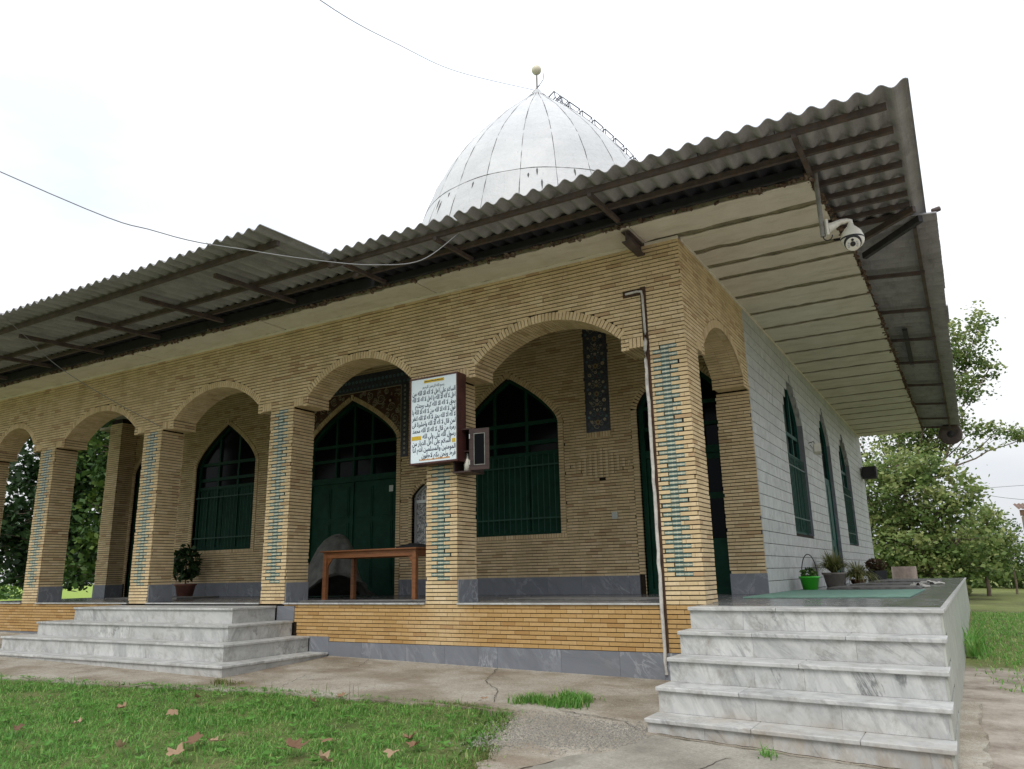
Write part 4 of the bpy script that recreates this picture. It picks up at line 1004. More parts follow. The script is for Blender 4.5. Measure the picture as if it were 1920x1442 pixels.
# ------------------------------------------------------------------ front marble steps
ST = thing('marble_steps', (-8.3, -1, gz(-8.3, -1)), 'four white marble steps rising to the porch from the lawn', 'steps')
lev = [(-10.21, -6.413, -.83, -.04), (-10.58, -6.057, -1.184, -.246), (-10.95, -5.724, -1.512, -.452), (-11.3, -5.362, -1.815, -.658)]
def cutsx(a, b, lo, hi, seed):
    r = random.Random(seed); c = [a]
    while c[-1] < b-hi: c.append(c[-1]+r.uniform(lo, hi))
    c.append(b); return c
for k, (xa, xb, yf, zt) in enumerate(lev):
    zb_ = lev[k+1][3] if k < 3 else -.95
    yin = -.001 if k == 0 else lev[k-1][2]+.03; xin = xb-.5 if k == 0 else lev[k-1][1]-.03; xinl = xa if k == 0 else lev[k-1][0]+.03
    MB().box(xa+.04, xb-.04, yf+.04, -.002, max(zb_-.05, -.95), zt-.031).build('step_core', 'mortar', ST)
    for a, b in (lambda c: zip(c, c[1:]))(cutsx(xa, xb, .9, 1.5, k)):
        mm = MB()
        if k == 0: mm.box(a+.001, b-.001, yf, -.03, zt-.03, zt)
        else:
            mm.box(a+.001, b-.001, yf, yin, zt-.03, zt)
        mm.build('tread', 'marble_white', ST)
    if k:
        MB().box(xin, xb, yin+.001, -.03, zt-.0302, zt-.0003).build('tread', 'marble_white', ST); MB().box(xa, xinl, yin+.001, -.03, zt-.0302, zt-.0003).build('tread', 'marble_white', ST)
    for a, b in (lambda c: zip(c, c[1:]))(cutsx(xa+.025, xb-.025, .7, 1.3, 30+k)): MB().box(a+.0008, b-.0008, yf+.025, yf+.04, zb_-(.02 if k == 3 else 0)+.0005, zt-.0305).build('riser', 'marble_white', ST)
    for a, b in (lambda c: zip(c, c[1:]))(cutsx(yf+.025, -.03, .5, .9, 60+k)): MB().box(xb-.04, xb-.025, a+.0008, b-.0008, zb_-(.02 if k == 3 else 0)+.0005, zt-.0305).build('riser', 'marble_white', ST)

# ------------------------------------------------------------------ terrace on the right with its five steps
TXL, TXR = .09, 2.266; TK = -.265/(TXR-TXL)
TE = thing('marble_terrace', (1.2, 6, -.9), 'raised marble terrace along the side wall with five steps', 'terrace')
ty = [-.904, -1.249, -1.575, -1.899, -2.19]; tz = [0, -.199, -.398, -.597, -.796]
def yk(k, x): return ty[k]+TK*(x-TXL)
def prism(m, xy, z0, z1):
    n = len(xy); m.add([(x, y, z0) for x, y in xy]+[(x, y, z1) for x, y in xy], [tuple(range(n-1, -1, -1)), tuple(range(n, 2*n))]+[(i, (i+1) % n, n+(i+1) % n, n+i) for i in range(n)]); return m
tc_ = [[.09, .93, 2.266], [.09, .78, 1.55, 2.266], [.09, 1.22, 2.266], [.09, .80, 2.266], [.09, .95, 1.7, 2.266]]
rc_ = [[.09, .62, 1.17, 2.266], [.09, .78, 1.62, 2.266], [.09, .85, 1.25, 2.266], [.09, .92, 1.55, 2.266], [.09, .58, 1.1, 2.266]]
for k in range(5):
    z = tz[k]; zb_ = tz[k+1] if k < 4 else -1.12
    prism(MB(), [(TXL+.04, yk(k, TXL)+.045), (TXR-.04, yk(k, TXR)+.045), (TXR-.04, .3), (TXL+.04, -.004)], zb_-.1, z-.034).build('step_core', 'mortar', TE)
    for a, b in zip(tc_[k], tc_[k][1:]):
        a1 = a+(.0012 if a > TXL else -.005); b1 = b-(.0012 if b < TXR else -.004); back = (lambda x: yk(k-1, x)+.03) if k else (lambda x: yk(0, x)+.30)
        prism(MB(), [(a1, yk(k, a1)), (b1, yk(k, b1)), (b1, back(b1)), (a1, back(a1))], z-.033, z).build('tread', 'marble_white', TE)
    for a, b in zip(rc_[k], rc_[k][1:]):
        a1 = a+(.0008 if a > TXL else .012); b1 = b-.0008 if b < TXR else b-.0308
        prism(MB(), [(a1, yk(k, a1)+.028), (b1, yk(k, b1)+.028), (b1, yk(k, b1)+.044), (a1, yk(k, a1)+.044)], zb_+(.0008 if k < 4 else 0), z-.0335).build('riser', 'marble_white', TE)
    # left return of each step
    prism(MB(), [(TXL+.012, yk(k, TXL)+.0445), (TXL+.03, yk(k, TXL)+.0445), (TXL+.03, -.005), (TXL+.012, -.005)], zb_+.0006 if k < 4 else -1.1, z-.034).build('riser', 'marble_white', TE)
YTE = 17.9
MB().box(.005, TXR-.03, -.003, YTE-.02, -1.1, -.023).build('terrace_core', 'mortar', TE)
# side slabs (x = TXR) and paving
r_ = random.Random(4); y = yk(0, TXR)+.05
yj = yk(0, TXR)+.40
for z0, z1 in ((-1.15, -.62), (-.618, -.022)):
    y = yj+.001
    while y < YTE:
        y1 = min(y+r_.uniform(.8, 1.25), YTE); MB().box(TXR-.03, TXR-.012, y+.001, y1-.001, z0, z1).build('side_slab', 'marble_side', TE); y = y1
for k in range(5): MB().box(TXR-.03, TXR-.012, yk(k, TXR)+.028, yj, tz[k+1]+.001 if k < 4 else -1.15, tz[k]-.0342).build('side_slab', 'marble_side', TE)
y = yk(0, TXR)+.302
while y < YTE:                                        # right border: grey slab plus white edge strip
    y1 = min(y+r_.uniform(.7, 1.1), YTE); MB().box(TXR-.36, TXR-.032, y+.001, y1-.001, -.022, -.0005).build('paving_slab', 'floor_grey', TE)
    MB().box(TXR-.031, TXR+.010, y+.0008, y1-.0008, -.024, .0008).build('edge_strip', 'marble_white', TE); y = y1
y = yk(0, TXR)+.302; row = 0
while y < YTE-.05:
    y1 = min(y+.55, YTE); xs = [.004, .48, .96, 1.43, TXR-.362]
    for a, b in zip(xs, xs[1:]):
        ya = y if row else yk(0, (a+b)/2)+.335
        if row == 0: prism(MB(), [(max(a, TXL)+.001, yk(0, a)+.302), (b-.001, yk(0, b)+.302), (b-.001, y1-.001), (max(a, TXL)+.001, y1-.001)], -.022, -.001).build('paving_slab', 'floor_grey', TE)
        else:
            if y < 0: a = max(a, TXL)
            MB().box(a+.001, b-.001, y+.001, y1-.001, -.022, -.001).build('paving_slab', 'floor_grey', TE)
    y = y1; row += 1

# ------------------------------------------------------------------ mats on the terrace
def matobj(x0, x1, y0, y1, mt, lab, th=.008, seed=0):
    r = random.Random(seed); m = MB(); n = 14; V = []
    for i in range(n+1):
        for j in (0, 1):
            x = x0+(x1-x0)*i/n; y = (y0, y1)[j]+r.uniform(-.02, .02); V.append((x, y, .003)); V.append((x, y, .003+th+r.uniform(0, .004)))
    F_ = []
    for i in range(n):
        k = 4*i; F_ += [(k+1, k+5, k+7, k+3), (k, k+4, k+5, k+1), (k+2, k+3, k+7, k+6)]
    F_ += [(0, 1, 3, 2), (4*n, 4*n+2, 4*n+3, 4*n+1)]
    m.add(V, F_); return m.build('floor_mat', mt, None, lab, 'mat', None, 'mats laid across the terrace')
matobj(.03, 1.86, 1.45, 4.6, 'carpet_green', 'flat green carpet on the terrace, nearest the stair', .01, 1)
matobj(.45, 1.75, 5.2, 6.7, 'mat_grey', 'grey mat on the terrace just behind the green carpet', .03, 2)
matobj(.5, 1.75, 7.4, 9.0, 'mat_grey', 'grey mat on the terrace, second behind the green carpet', .035, 3)
matobj(.5, 1.8, 10.4, 13.0, 'mat_grey', 'grey mat on the terrace, farthest from the green carpet', .04, 4)
def rag(x, y, s, lab, seed):
    r = random.Random(seed); m = MB(); n = 9; V = [(x+s*(i/n-.5)+r.uniform(-.02, .02), y+s*.6*(j/n-.5)+r.uniform(-.02, .02), .012+max(0, r.uniform(-.03, .09))*(1-abs(i/n-.5)*1.5)) for j in range(n+1) for i in range(n+1)]
    m.add(V, [(j*(n+1)+i, j*(n+1)+i+1, (j+1)*(n+1)+i+1, (j+1)*(n+1)+i) for j in range(n) for i in range(n)], 0, True); m.build('crumpled_rag', 'white_rag', None, lab, 'rag')
rag(1.66, 6.3, .38, 'crumpled pale rag at the end of the nearest grey mat', 1); rag(1.75, 8.8, .5, 'crumpled pale rag at the end of the second grey mat', 2)
# porch mats
MB().box(-13.2, -10.9, 1.6, 2.6, .002, .03).build('floor_mat', 'mat_grey', None, 'rolled-out grey mat on the porch floor by the potted plant', 'mat')
MB().obox((-5.1, .52, .012), (1.25, .10, 0), (-.012, .15, 0), (0, 0, .008)).build('floor_mat', 'mat_grey', None, 'thin grey mat on the porch edge under the table', 'mat')
MB().obox((-2.0, 1.3, .010), (1.1, -.2, 0), (.06, .33, 0), (0, 0, .006)).build('floor_mat', 'mat_grey', None, 'thin grey mat on the porch floor below the right window', 'mat')

# ------------------------------------------------------------------ sign board with Persian lettering
SG = thing('sign_board', (-3.46, -.11, 1.79), 'white board of navy Persian prayer text in a brown box frame on the pier', 'sign')
sx0, sx1, sz0, sz1, syf = -3.85, -3.065, 1.79, 2.985, -.20
m = MB(); m.box(sx0, sx1, syf+.006, -.004, sz0, sz1); m.build('box_frame', 'sign_frame', SG)
for q in ((sx0, sx1, sz0, sz0+.022), (sx0, sx1, sz1-.02, sz1), (sx0, sx0+.016, sz0+.022, sz1-.02), (sx1-.018, sx1, sz0+.022, sz1-.02)): MB().box(q[0], q[1], syf-.008, syf+.0055, q[2], q[3]).build('frame_rail', 'sign_frame', SG)
FA = MB().box(sx0+.016, sx1-.018, syf, syf+.005, sz0+.022, sz1-.02).build('face', 'sign_white', SG)
FORMS = {'ا': (0xfe8d, 0xfe8e), 'ب': 0xfe8f, 'ة': (0xfe93, 0xfe94), 'ت': 0xfe95, 'ج': 0xfe9d, 'ح': 0xfea1, 'خ': 0xfea5, 'د': (0xfea9, 0xfeaa), 'ذ': (0xfeab, 0xfeac), 'ر': (0xfead, 0xfeae), 'ز': (0xfeaf, 0xfeb0),
         'س': 0xfeb1, 'ش': 0xfeb5, 'ط': 0xfec1, 'ع': 0xfec9, 'غ': 0xfecd, 'ف': 0xfed1, 'ق': 0xfed5, 'ک': 0xfb8e, 'ل': 0xfedd, 'م': 0xfee1, 'ن': 0xfee5, 'ه': 0xfee9, 'و': (0xfeed, 0xfeee), 'ی': 0xfbfc}
def shape(txt):
    out = []
    for w in txt.split(' '):
        g = []; i = 0; prev = False
        while i < len(w):
            ch = w[i]; f = FORMS[ch]
            if ch == 'ل' and i+1 < len(w) and w[i+1] == 'ا': g.append(chr(0xfefc if prev else 0xfefb)); prev = False; i += 2; continue
            nxt = i+1 < len(w)
            if isinstance(f, tuple): g.append(chr(f[1] if prev else f[0])); prev = False
            else:
                g.append(chr(f+(3 if prev and nxt else 1 if prev else 2 if nxt else 0))); prev = nxt
            i += 1
        out.append(''.join(g))
    return ' '.join(out)[::-1]
def letter(txt, xr, zc, wid, hgt, mt, y=syf-.0035, bold=.012):
    cu = bpy.data.curves.new('lettering', 'FONT'); cu.body = shape(txt); cu.resolution_u = 2; cu.offset = bold; cu.size = 1
    o = bpy.data.objects.new('tmp_text', cu); COL.objects.link(o); bpy.context.view_layer.update()
    me = bpy.data.meshes.new_from_object(o.evaluated_get(bpy.context.evaluated_depsgraph_get())); bpy.data.objects.remove(o); bpy.data.curves.remove(cu)
    co = np.empty(len(me.vertices)*3, np.float32); me.vertices.foreach_get('co', co); co = co.reshape(-1, 3)
    lo, hi = co.min(0), co.max(0); s = hgt
    v = np.zeros_like(co); v[:, 0] = (co[:, 0]-hi[0])/(hi[0]-lo[0])*wid; v[:, 2] = co[:, 1]*s
    c = (v.min(0)+v.max(0))/2; me.vertices.foreach_set('co', (v-c).ravel()); me.materials.clear(); me.materials.append(MATS[mt]); me.update(); me.name = 'lettering'
    return link('lettering', me, Vector((xr+c[0], y, zc+c[2])), FA)
LINES = [('السلام علی اهل لا اله الا الله من', 1.0, 0), ('اهل لا اله الا الله یا اهل لا اله الا الله', 1.0, 0), ('بحق لا اله الا الله کیف وجدتم', .93, 0), ('قول لا اله الا الله من لا اله الا الله یا', 1.0, 0),
         ('لا اله الا الله بحق لا اله الا الله اغفر', 1.0, 0), ('لمن قال لا اله الا الله واحشرنا فی', 1.0, 0), ('زمرة من قال لا اله الا الله محمد', .99, 0), ('رسول الله علی ولی الله', .75, 0),
         ('السلام علی اهل الدیار من', .88, .11), ('المومنین والمسلمین انتم لنا', .98, 0), ('فرط ونحن بکم لاحقون', .77, 0)]
wtot = sx1-sx0-.07; xr = sx1-.034
letter('بسم الله الرحمن الرحیم', xr-wtot*.26, sz1-.155, wtot*.5, .055, 'ink_navy', bold=.004)
for i, (tx, fr, ind) in enumerate(LINES): letter(tx, xr-ind*wtot, sz1-.245-i*.0865, wtot*fr, .088, 'ink_navy', bold=.014)
MB().box(sx0+.23, sx1-.22, syf-.003, syf-.0005, sz1-.085, sz1-.045).build('yellow_label', 'label_yellow', FA); MB().box(sx0+.03, sx0+.19, syf-.003, syf-.0005, sz1-.245-7*.0865-.012, sz1-.245-7*.0865+.042).build('yellow_label', 'label_yellow', FA)
MB().box(xr-.055, xr-.005, syf-.003, syf-.0005, sz1-.245-8*.0865-.008, sz1-.245-8*.0865+.045).build('yellow_label', 'label_yellow', FA)
rr = random.Random(2); m = MB(); x = sx0+.16
while x < sx1-.14: w = rr.uniform(.006, .02); m.box(x, x+w, syf-.0028, syf-.0006, sz0+.047, sz0+.047+rr.uniform(.012, .024)); x += w+.004
m.build('small_print', 'ink_orange', FA, kind='stuff')
m = MB(); x = sx0+.24
while x < sx1-.24: w = rr.uniform(.006, .016); m.box(x, x+w, syf-.0042, syf-.0031, sz1-.072, sz1-.072+rr.uniform(.008, .016)); x += w+.004
m.build('small_print', 'ink_navy', FA, kind='stuff')
# open wooden wall cabinet beside it
CA = thing('wall_cabinet', (-3.05, .0, 1.64), 'small dark wooden wall cabinet with its glass door open beside the sign', 'cabinet')
cx0, cx1, cy0, cy1, cz0, cz1 = -3.2, -2.93, -.11, .22, 1.66, 2.20
m = MB(); m.box(cx0, cx0+.018, cy0, cy1, cz0, cz1); m.box(cx1-.018, cx1, cy0, cy1, cz0, cz1); m.box(cx0+.018, cx1-.018, cy1-.015, cy1, cz0, cz1); m.box(cx0-.006, cx1+.006, cy0-.006, cy1, cz1, cz1+.018); m.box(cx0-.006, cx1+.006, cy0-.006, cy1, cz0-.018, cz0); m.build('carcass', 'wood_dark', CA)
m = MB(); m.box(cx0+.02, cx1-.02, cy0+.06, cy1-.02, 1.92, 1.934); m.build('shelf', 'wood_dark', CA)
m = MB(); m.lathe([(.001, 0), (.045, 0), (.05, .1), (.03, .16), (.012, .18), (.014, .24), (.001, .245)], (-3.06, .02, cz0+.001), 14); m.build('white_jug', 'cctv_white', CA)
hd = Vector((cx1, cy0-.008, 0)); dd = Vector((math.cos(R(12)), math.sin(R(12)), 0)); dn = Vector((dd.y, -dd.x, 0))
DW = .27; m = MB()
for a, b, z0, z1 in ((0, .055, cz0, cz1), (DW-.055, DW, cz0, cz1), (.055, DW-.055, cz0, cz0+.06), (.055, DW-.055, cz1-.06, cz1)): m.obox(hd+dd*((a+b)/2)+Vector((0, 0, (z0+z1)/2)), dd*((b-a)/2), (0, 0, (z1-z0)/2), dn*.011)
Dc = m.build('cabinet_door', 'wood_dark', CA); m = MB(); m.obox(hd+dd*(DW/2)+Vector((0, 0, (cz0+cz1)/2)), dd*(DW/2-.055), (0, 0, (cz1-cz0)/2-.06), dn*.003); m.build('pane', 'dark_glass', Dc)
m = MB()
for a, b, z0, z1 in ((.058, .066, cz0+.062, cz1-.062), (DW-.066, DW-.058, cz0+.062, cz1-.062), (.066, DW-.066, cz0+.062, cz0+.07), (.066, DW-.066, cz1-.07, cz1-.062)): m.obox(hd+dd*((a+b)/2)+Vector((0, 0, (z0+z1)/2)), dd*((b-a)/2), (0, 0, (z1-z0)/2), dn*.013)
m.build('bead', 'steel_grey', Dc)
for z in (cz0+.1, cz1-.1): MB().tube([hd+dn*.012+Vector((0, 0, z-.03)), hd+dn*.012+Vector((0, 0, z+.03))], .008, 6).build('hinge', 'aluminium', CA)

# ------------------------------------------------------------------ table, tarp-covered heap, things on the porch
TB_ = thing('wooden_table', (-5.45, 1.15, 0), 'plain orange-brown wooden table standing on the porch', 'table')
tx0, tx1, ty0, ty1, tzp = -6.33, -4.50, .80, 1.52, .755
MB().box(tx0-.04, tx1+.04, ty0-.04, ty1+.04, tzp-.022, tzp).build('tabletop', 'wood_orange', TB_)
for x in (tx0, tx1-.07):
    for y in (ty0, ty1-.07): MB().box(x, x+.07, y, y+.07, .001, tzp-.0225).build('leg', 'wood_orange', TB_)
for q in ((tx0+.07, tx1-.07, ty0+.012, ty0+.037), (tx0+.07, tx1-.07, ty1-.037, ty1-.012), (tx0+.012, tx0+.037, ty0+.07, ty1-.07), (tx1-.037, tx1-.012, ty0+.07, ty1-.07)): MB().box(*q, tzp-.115, tzp-.0226).build('apron', 'wood_orange', TB_)
for x, s in ((tx0+.07, 1), (tx1-.07, -1)): MB().add([(x, ty0+.03, tzp-.115), (x+s*.10, ty0+.03, tzp-.115), (x, ty0+.03, tzp-.25), (x, ty0+.055, tzp-.115), (x+s*.10, ty0+.055, tzp-.115), (x, ty0+.055, tzp-.25)], [(0, 1, 2), (3, 5, 4), (0, 3, 4, 1), (1, 4, 5, 2)]).build('bracket', 'wood_orange', TB_)
def heap(name, cx, cy, z0, hx, hy, hz, mt, lab, cat, seed, n=26, sharp=1.0, fold=.05):
    r = random.Random(seed); ph = [r.uniform(0, 6) for _ in range(6)]; V = []; nr = 14
    for i in range(nr+1):
        f = i/nr
        for k in range(n):
            t = 2*PI*k/n; rad = 1-(1-f)**1.0; w = 1+fold*math.sin(3*t+ph[0]+2*f)+fold*math.sin(7*t+ph[1]+3*f)*f+fold*.8*math.sin(11*t+ph[2])*f
            z = hz*(1-f**sharp)*(1+.08*math.sin(2*t+ph[3]))+.02*math.sin(9*t+ph[4])*f*(1-f)*4
            V.append((cx+hx*f*w*math.cos(t), cy+hy*f*w*math.sin(t), z0+max(z, 0)))
    m = MB(); m.add(V, [(i*n+k, (i+1)*n+k, (i+1)*n+(k+1) % n, i*n+(k+1) % n) for i in range(nr) for k in range(n)], 0, True)
    return m.build(name, mt, None, lab, cat)
def tarp():
    n = 90; cp = [(0, 1.10), (.14, 1.08), (.28, 1.0), (.40, .86), (.48, .68), (.55, .50), (.64, .32), (.78, .15), (.92, .05), (1.0, .012)]; V = []; rows = []
    for (r0, z0), (r1, z1) in zip(cp, cp[1:]): rows += [(r0+(r1-r0)*j/4, z0+(z1-z0)*j/4) for j in range(4)]
    rows.append(cp[-1])
    for i, (rd, z) in enumerate(rows):
        f = i/(len(rows)-1); dr = max(0, f-.22)/.78
        for k in range(n):
            t = 2*PI*k/n; w = 1+dr*(.13*math.sin(4*t+.8)+.08*math.sin(7*t+2.1+f)+.05*math.sin(13*t+f*3))
            lift = .42*max(0, math.cos(t+.75))**3          # hem caught up on the right
            zz = z+lift*f**2*(1 if f < .8 else 1)
            px = 1.05 if math.cos(t) < 0 else .74
            V.append((-7.45+1.0*px*rd*w*math.cos(t)-.10*f, 2.35+.62*rd*w*math.sin(t), .004+zz+.025*math.sin(2*t+1)*(1-f)))
    m = MB(); nr = len(rows)-1; m.add(V, [(i*n+k, (i+1)*n+k, (i+1)*n+(k+1) % n, i*n+(k+1) % n) for i in range(nr) for k in range(n)], 0, True)
    m.build('covered_heap', 'tarp', None, 'heap draped in a dark grey tarpaulin in front of the main door', 'tarpaulin')
tarp()
heap('black_cloth', -4.78, 1.12, tzp+.001, .36, .2, .07, 'cloth_black', 'crumpled black cloth lying on the wooden table', 'cloth', 5, 20, 1.2, .12)
def blades(cx, cy, z0, n, ln, spread, droop, w, seed, up=1.0):
    r = np.random.default_rng(seed); V = []; Fc = []; T = []
    for i in range(n):
        a = r.random()*2*PI; l = ln*(.6+.5*r.random()); sp = spread*(.3+.9*r.random()); d = np.array([math.cos(a), math.sin(a), 0]); sdv = np.array([-d[1], d[0], 0])*w*(.7+.6*r.random())
        b0 = len(V); t_ = r.random()
        for k in range(5):
            f = k/4; p = np.array([cx, cy, z0])+d*(sp*l*f*1.0+.02*r.random())+np.array([0, 0, l*up*(f-droop*f*f*sp)]); ww = sdv*(1-f)**.7 if k else sdv*.7
            V.append(p-ww); V.append(p+ww)
        for k in range(4): q = b0+2*k; Fc.append((q, q+1, q+3, q+2)); T.append(t_)
    return V, Fc, T
def leafball(cx, cy, cz, rx, ry, rz, n, s, seed):
    r = np.random.default_rng(seed); V = []; Fc = []; T = []
    for i in range(n):
        d = r.normal(size=3); d /= np.linalg.norm(d); rad = (.35+.65*r.random()**.5); c = np.array([cx, cy, cz])+d*rad*np.array([rx, ry, rz])
        u = r.normal(size=3); u /= np.linalg.norm(u); v = np.cross(u, r.normal(size=3)); v /= np.linalg.norm(v); k = s*(.6+.8*r.random()); b0 = len(V)
        V += [c-u*k, c+v*k*.55, c+u*k, c-v*k*.55]; Fc.append((b0, b0+1, b0+2, b0+3)); T.append(r.random())
    return V, Fc, T
def pot(name, x, y, r, h, mt, lab, group, square=False):
    P = thing(name, (x, y, .001), lab, 'potted plant', group); m = MB()
    if square: m.lathe([(r*.85, 0), (r, h), (r*.92, h), (r*.9, h*.8), (.001, h*.8)], (x, y, .001), 4, None, 0, False)
    else: m.lathe([(.001, 0), (r*.72, 0), (r*.95, h*.86), (r*1.06, h*.87), (r*1.06, h), (r*.95, h), (r*.9, h*.85), (.001, h*.85)], (x, y, .001), 24)
    m.build('pot', mt, P); return P
G = 'potted plants along the marble wall'
p = pot('flower_pot', .26, 4.72, .15, .22, 'pot_green', 'bright green pot with a small plant and wire hoop by the wall', G)
raw('foliage', *leafball(.26, 4.72, .27, .13, .13, .08, 130, .03, 1)[:2], 'leaf_green', leafball(.26, 4.72, .27, .13, .13, .08, 130, .03, 1)[2], p)
MB().tube([(.14+.12*(1-math.cos(PI*i/14)), 4.78, .2+.36*math.sin(PI*i/14)) for i in range(15)], .008, 5).build('wire_hoop', 'steel_dark', p)
p = pot('flower_pot', .22, 5.15, .10, .2, 'pot_terracotta', 'small brown pot half hidden behind the green pot', G)
p = pot('flower_pot', .30, 7.0, .20, .26, 'pot_grey', 'grey pot of tall spidery grass beside the wall', G)
V, Fc, T = blades(.30, 7.0, .24, 420, .62, .8, 1.05, .013, 3); raw('foliage', V, Fc, 'leaf_straw', T, p)
p = pot('flower_pot', .36, 9.8, .17, .10, 'pot_terracotta', 'low pot of drooping straw coloured grass, third from the stair', G)
V, Fc, T = blades(.36, 9.8, .09, 420, .6, .85, 1.25, .015, 4); raw('foliage', V, Fc, 'leaf_straw', T, p)
p = pot('flower_pot', .42, 13.0, .24, .26, 'pot_black', 'black square pot with reddish leaves at the far end', G, True)
V, Fc, T = leafball(.42, 13.0, .4, .24, .24, .16, 260, .05, 7); raw('foliage', V, Fc, 'leaf_red', T, p)
p = pot('flower_pot', -12.45, 2.95, .22, .28, 'pot_terracotta', 'leafy plant in a terracotta pot on the porch below the left window', None)
V, Fc, T = leafball(-12.5, 2.95, .72, .34, .3, .42, 420, .07, 8); raw('foliage', V, Fc, 'leaf_dark', T, p); MB().tube([(-12.45, 2.95, .2), (-12.5, 2.95, .8)], .02, 6).build('stem', 'bark', p)

# ------------------------------------------------------------------ surveillance camera, lamps, pipe
CC = thing('surveillance_camera', (1.75, -.30, 3.9), 'white dome surveillance camera hanging at the soffit corner', 'camera')
c0 = Vector((1.655, -.44, -.19)); m = MB(); m.tube([c0+Vector((0, 0, 4.56)), c0+Vector((0, 0, 3.84))], .024, 12); m.build('mounting_pole', 'steel_grey', CC)
ar = Vector((.80, .52, 0)).normalized(); pb = c0+Vector((0, 0, 3.93))+ar*.035
m = MB(); sdv = Vector((-ar.y, ar.x, 0)); m.obox(pb, sdv*.05, (0, 0, .085), ar*.012); m.build('bracket_plate', 'cctv_white', CC)
m = MB(); ex = .27; pts = [pb+ar*.01, pb+ar*.08+Vector((0, 0, .03)), pb+ar*.16+Vector((0, 0, .075)), pb+ar*.23+Vector((0, 0, .09)), pb+ar*ex+Vector((0, 0, .085)), pb+ar*ex+Vector((0, 0, .04))]; m.tube(pts, [.055, .042, .03, .026, .028, .03], 12); m.build('bracket_arm', 'cctv_white', CC)
hc = pb+ar*ex+Vector((0, 0, -.12)); m = MB(); m.lathe([(.001, .175), (.03, .17), (.034, .15), (.06, .125), (.095, .08), (.112, .03), (.115, .0)], hc, 28); m.build('housing', 'cctv_white', CC)
MB().lathe([(.1155, -.004), (.1165, .006), (.1155, .014)], hc, 28).build('seal_ring', 'black_plastic', CC)
m = MB(); m.lathe([(.115, -.003)]+[(.115*math.cos(a), -.003-.105*math.sin(a)) for a in [PI/2*i/10 for i in range(1, 11)]], hc, 28); m.build('ball', 'cctv_white', CC)
lk = (CAM-hc).normalized(); lk = (lk+Vector((0, 0, -.10))).normalized(); fc = hc+Vector((0, 0, -.035))+lk*.082; la = lk.cross(Vector((0, 0, 1))).normalized(); lb = la.cross(lk)
MB().lathe([(.001, .0), (.082, 0), (.084, .006), (.075, .012), (.001, .012)], fc+lk*.010+lb*.012, 24, lk).build('lens_shroud', 'black_plastic', CC)
FP = MB().lathe([(.001, 0), (.070, 0), (.070, .012), (.062, .016), (.001, .018)], fc+lk*.020-lb*.004, 24, lk).build('face_plate', 'cctv_white', CC)
fb = fc+lk*.038
MB().lathe([(.001, 0), (.026, 0), (.026, .006), (.018, .008), (.001, .004)], fb, 18, lk).build('lens', 'black_plastic', FP); MB().lathe([(.001, 0), (.013, 0), (.013, .005), (.001, .006)], fb+lb*.042, 14, lk).build('lens', 'black_plastic', FP)
for s in (-1, 1):
    for j in (-1, 0, 1): MB().lathe([(.001, 0), (.0095, 0), (.0095, .004), (.001, .005)], fb+la*s*(.043-.004*abs(j))+lb*(j*.021-.005)-lk*.001, 10, lk).build('led', 'led_grey', FP)
MB().tube([c0+Vector((.045-.045*math.cos(t), .0, 3.84-.05*math.sin(t))) for t in [PI*i/12 for i in range(13)]], .006, 5).build('cable', 'black_plastic', CC)
# floodlight on the marble wall
FLm = thing('floodlight', (.1, 7.5, 2.7), 'small white floodlight on the marble wall between window and door', 'floodlight')
MB().tube([(.0, 7.75, 2.78), (.1, 7.72, 2.80), (.14, 7.7, 2.72)], .012, 6).build('bracket', 'steel_grey', FLm); m = MB(); m.obox((.16, 7.68, 2.64), (.02, -.05, .02), (.06, .02, 0), (0, 0, .08)); m.build('lamp_head', 'cctv_white', FLm); MB().tube([(.02, 7.8, 2.75), (.03, 8.5, 2.66), (.03, 9.2, 2.72)], .008, 5).build('cable', 'wire_grey', FLm)
SB = thing('box_speaker', (.2, 16.6, 3.0), 'dark box mounted at the far end of the marble wall', 'speaker')
m = MB(); m.box(.03, .42, 16.45, 16.85, 2.90, 3.24); m.build('cabinet', 'steel_dark', SB); m = MB(); m.box(.06, .38, 16.435, 16.449, 2.93, 3.21); m.build('grille', 'black_plastic', SB); MB().box(-.005, .03, 16.55, 16.75, 3.0, 3.14).build('bracket', 'steel_grey', SB)
LS = thing('round_drum', (2.42, 17.4, 4.1), 'round dark drum hanging below the far end of the side eave', 'drum')
ax_ = Vector((0, -1, -.16)); MB().lathe([(.10, .02), (.14, .035), (.20, .04), (.27, .05), (.305, .045), (.315, .0), (.31, -.06), (.001, -.08)], (2.46, 17.45, 4.12), 32, ax_).build('drum_shell', 'steel_brown', LS); MB().lathe([(.001, .06), (.04, .055), (.06, .03), (.10, .02)], (2.46, 17.45, 4.12), 20, ax_).build('boss', 'steel_dark', LS)
MB().tube([(2.44, 17.5, 4.45), (2.44, 17.5, 4.2)], .02, 6).build('hanger', 'steel_dark', LS)
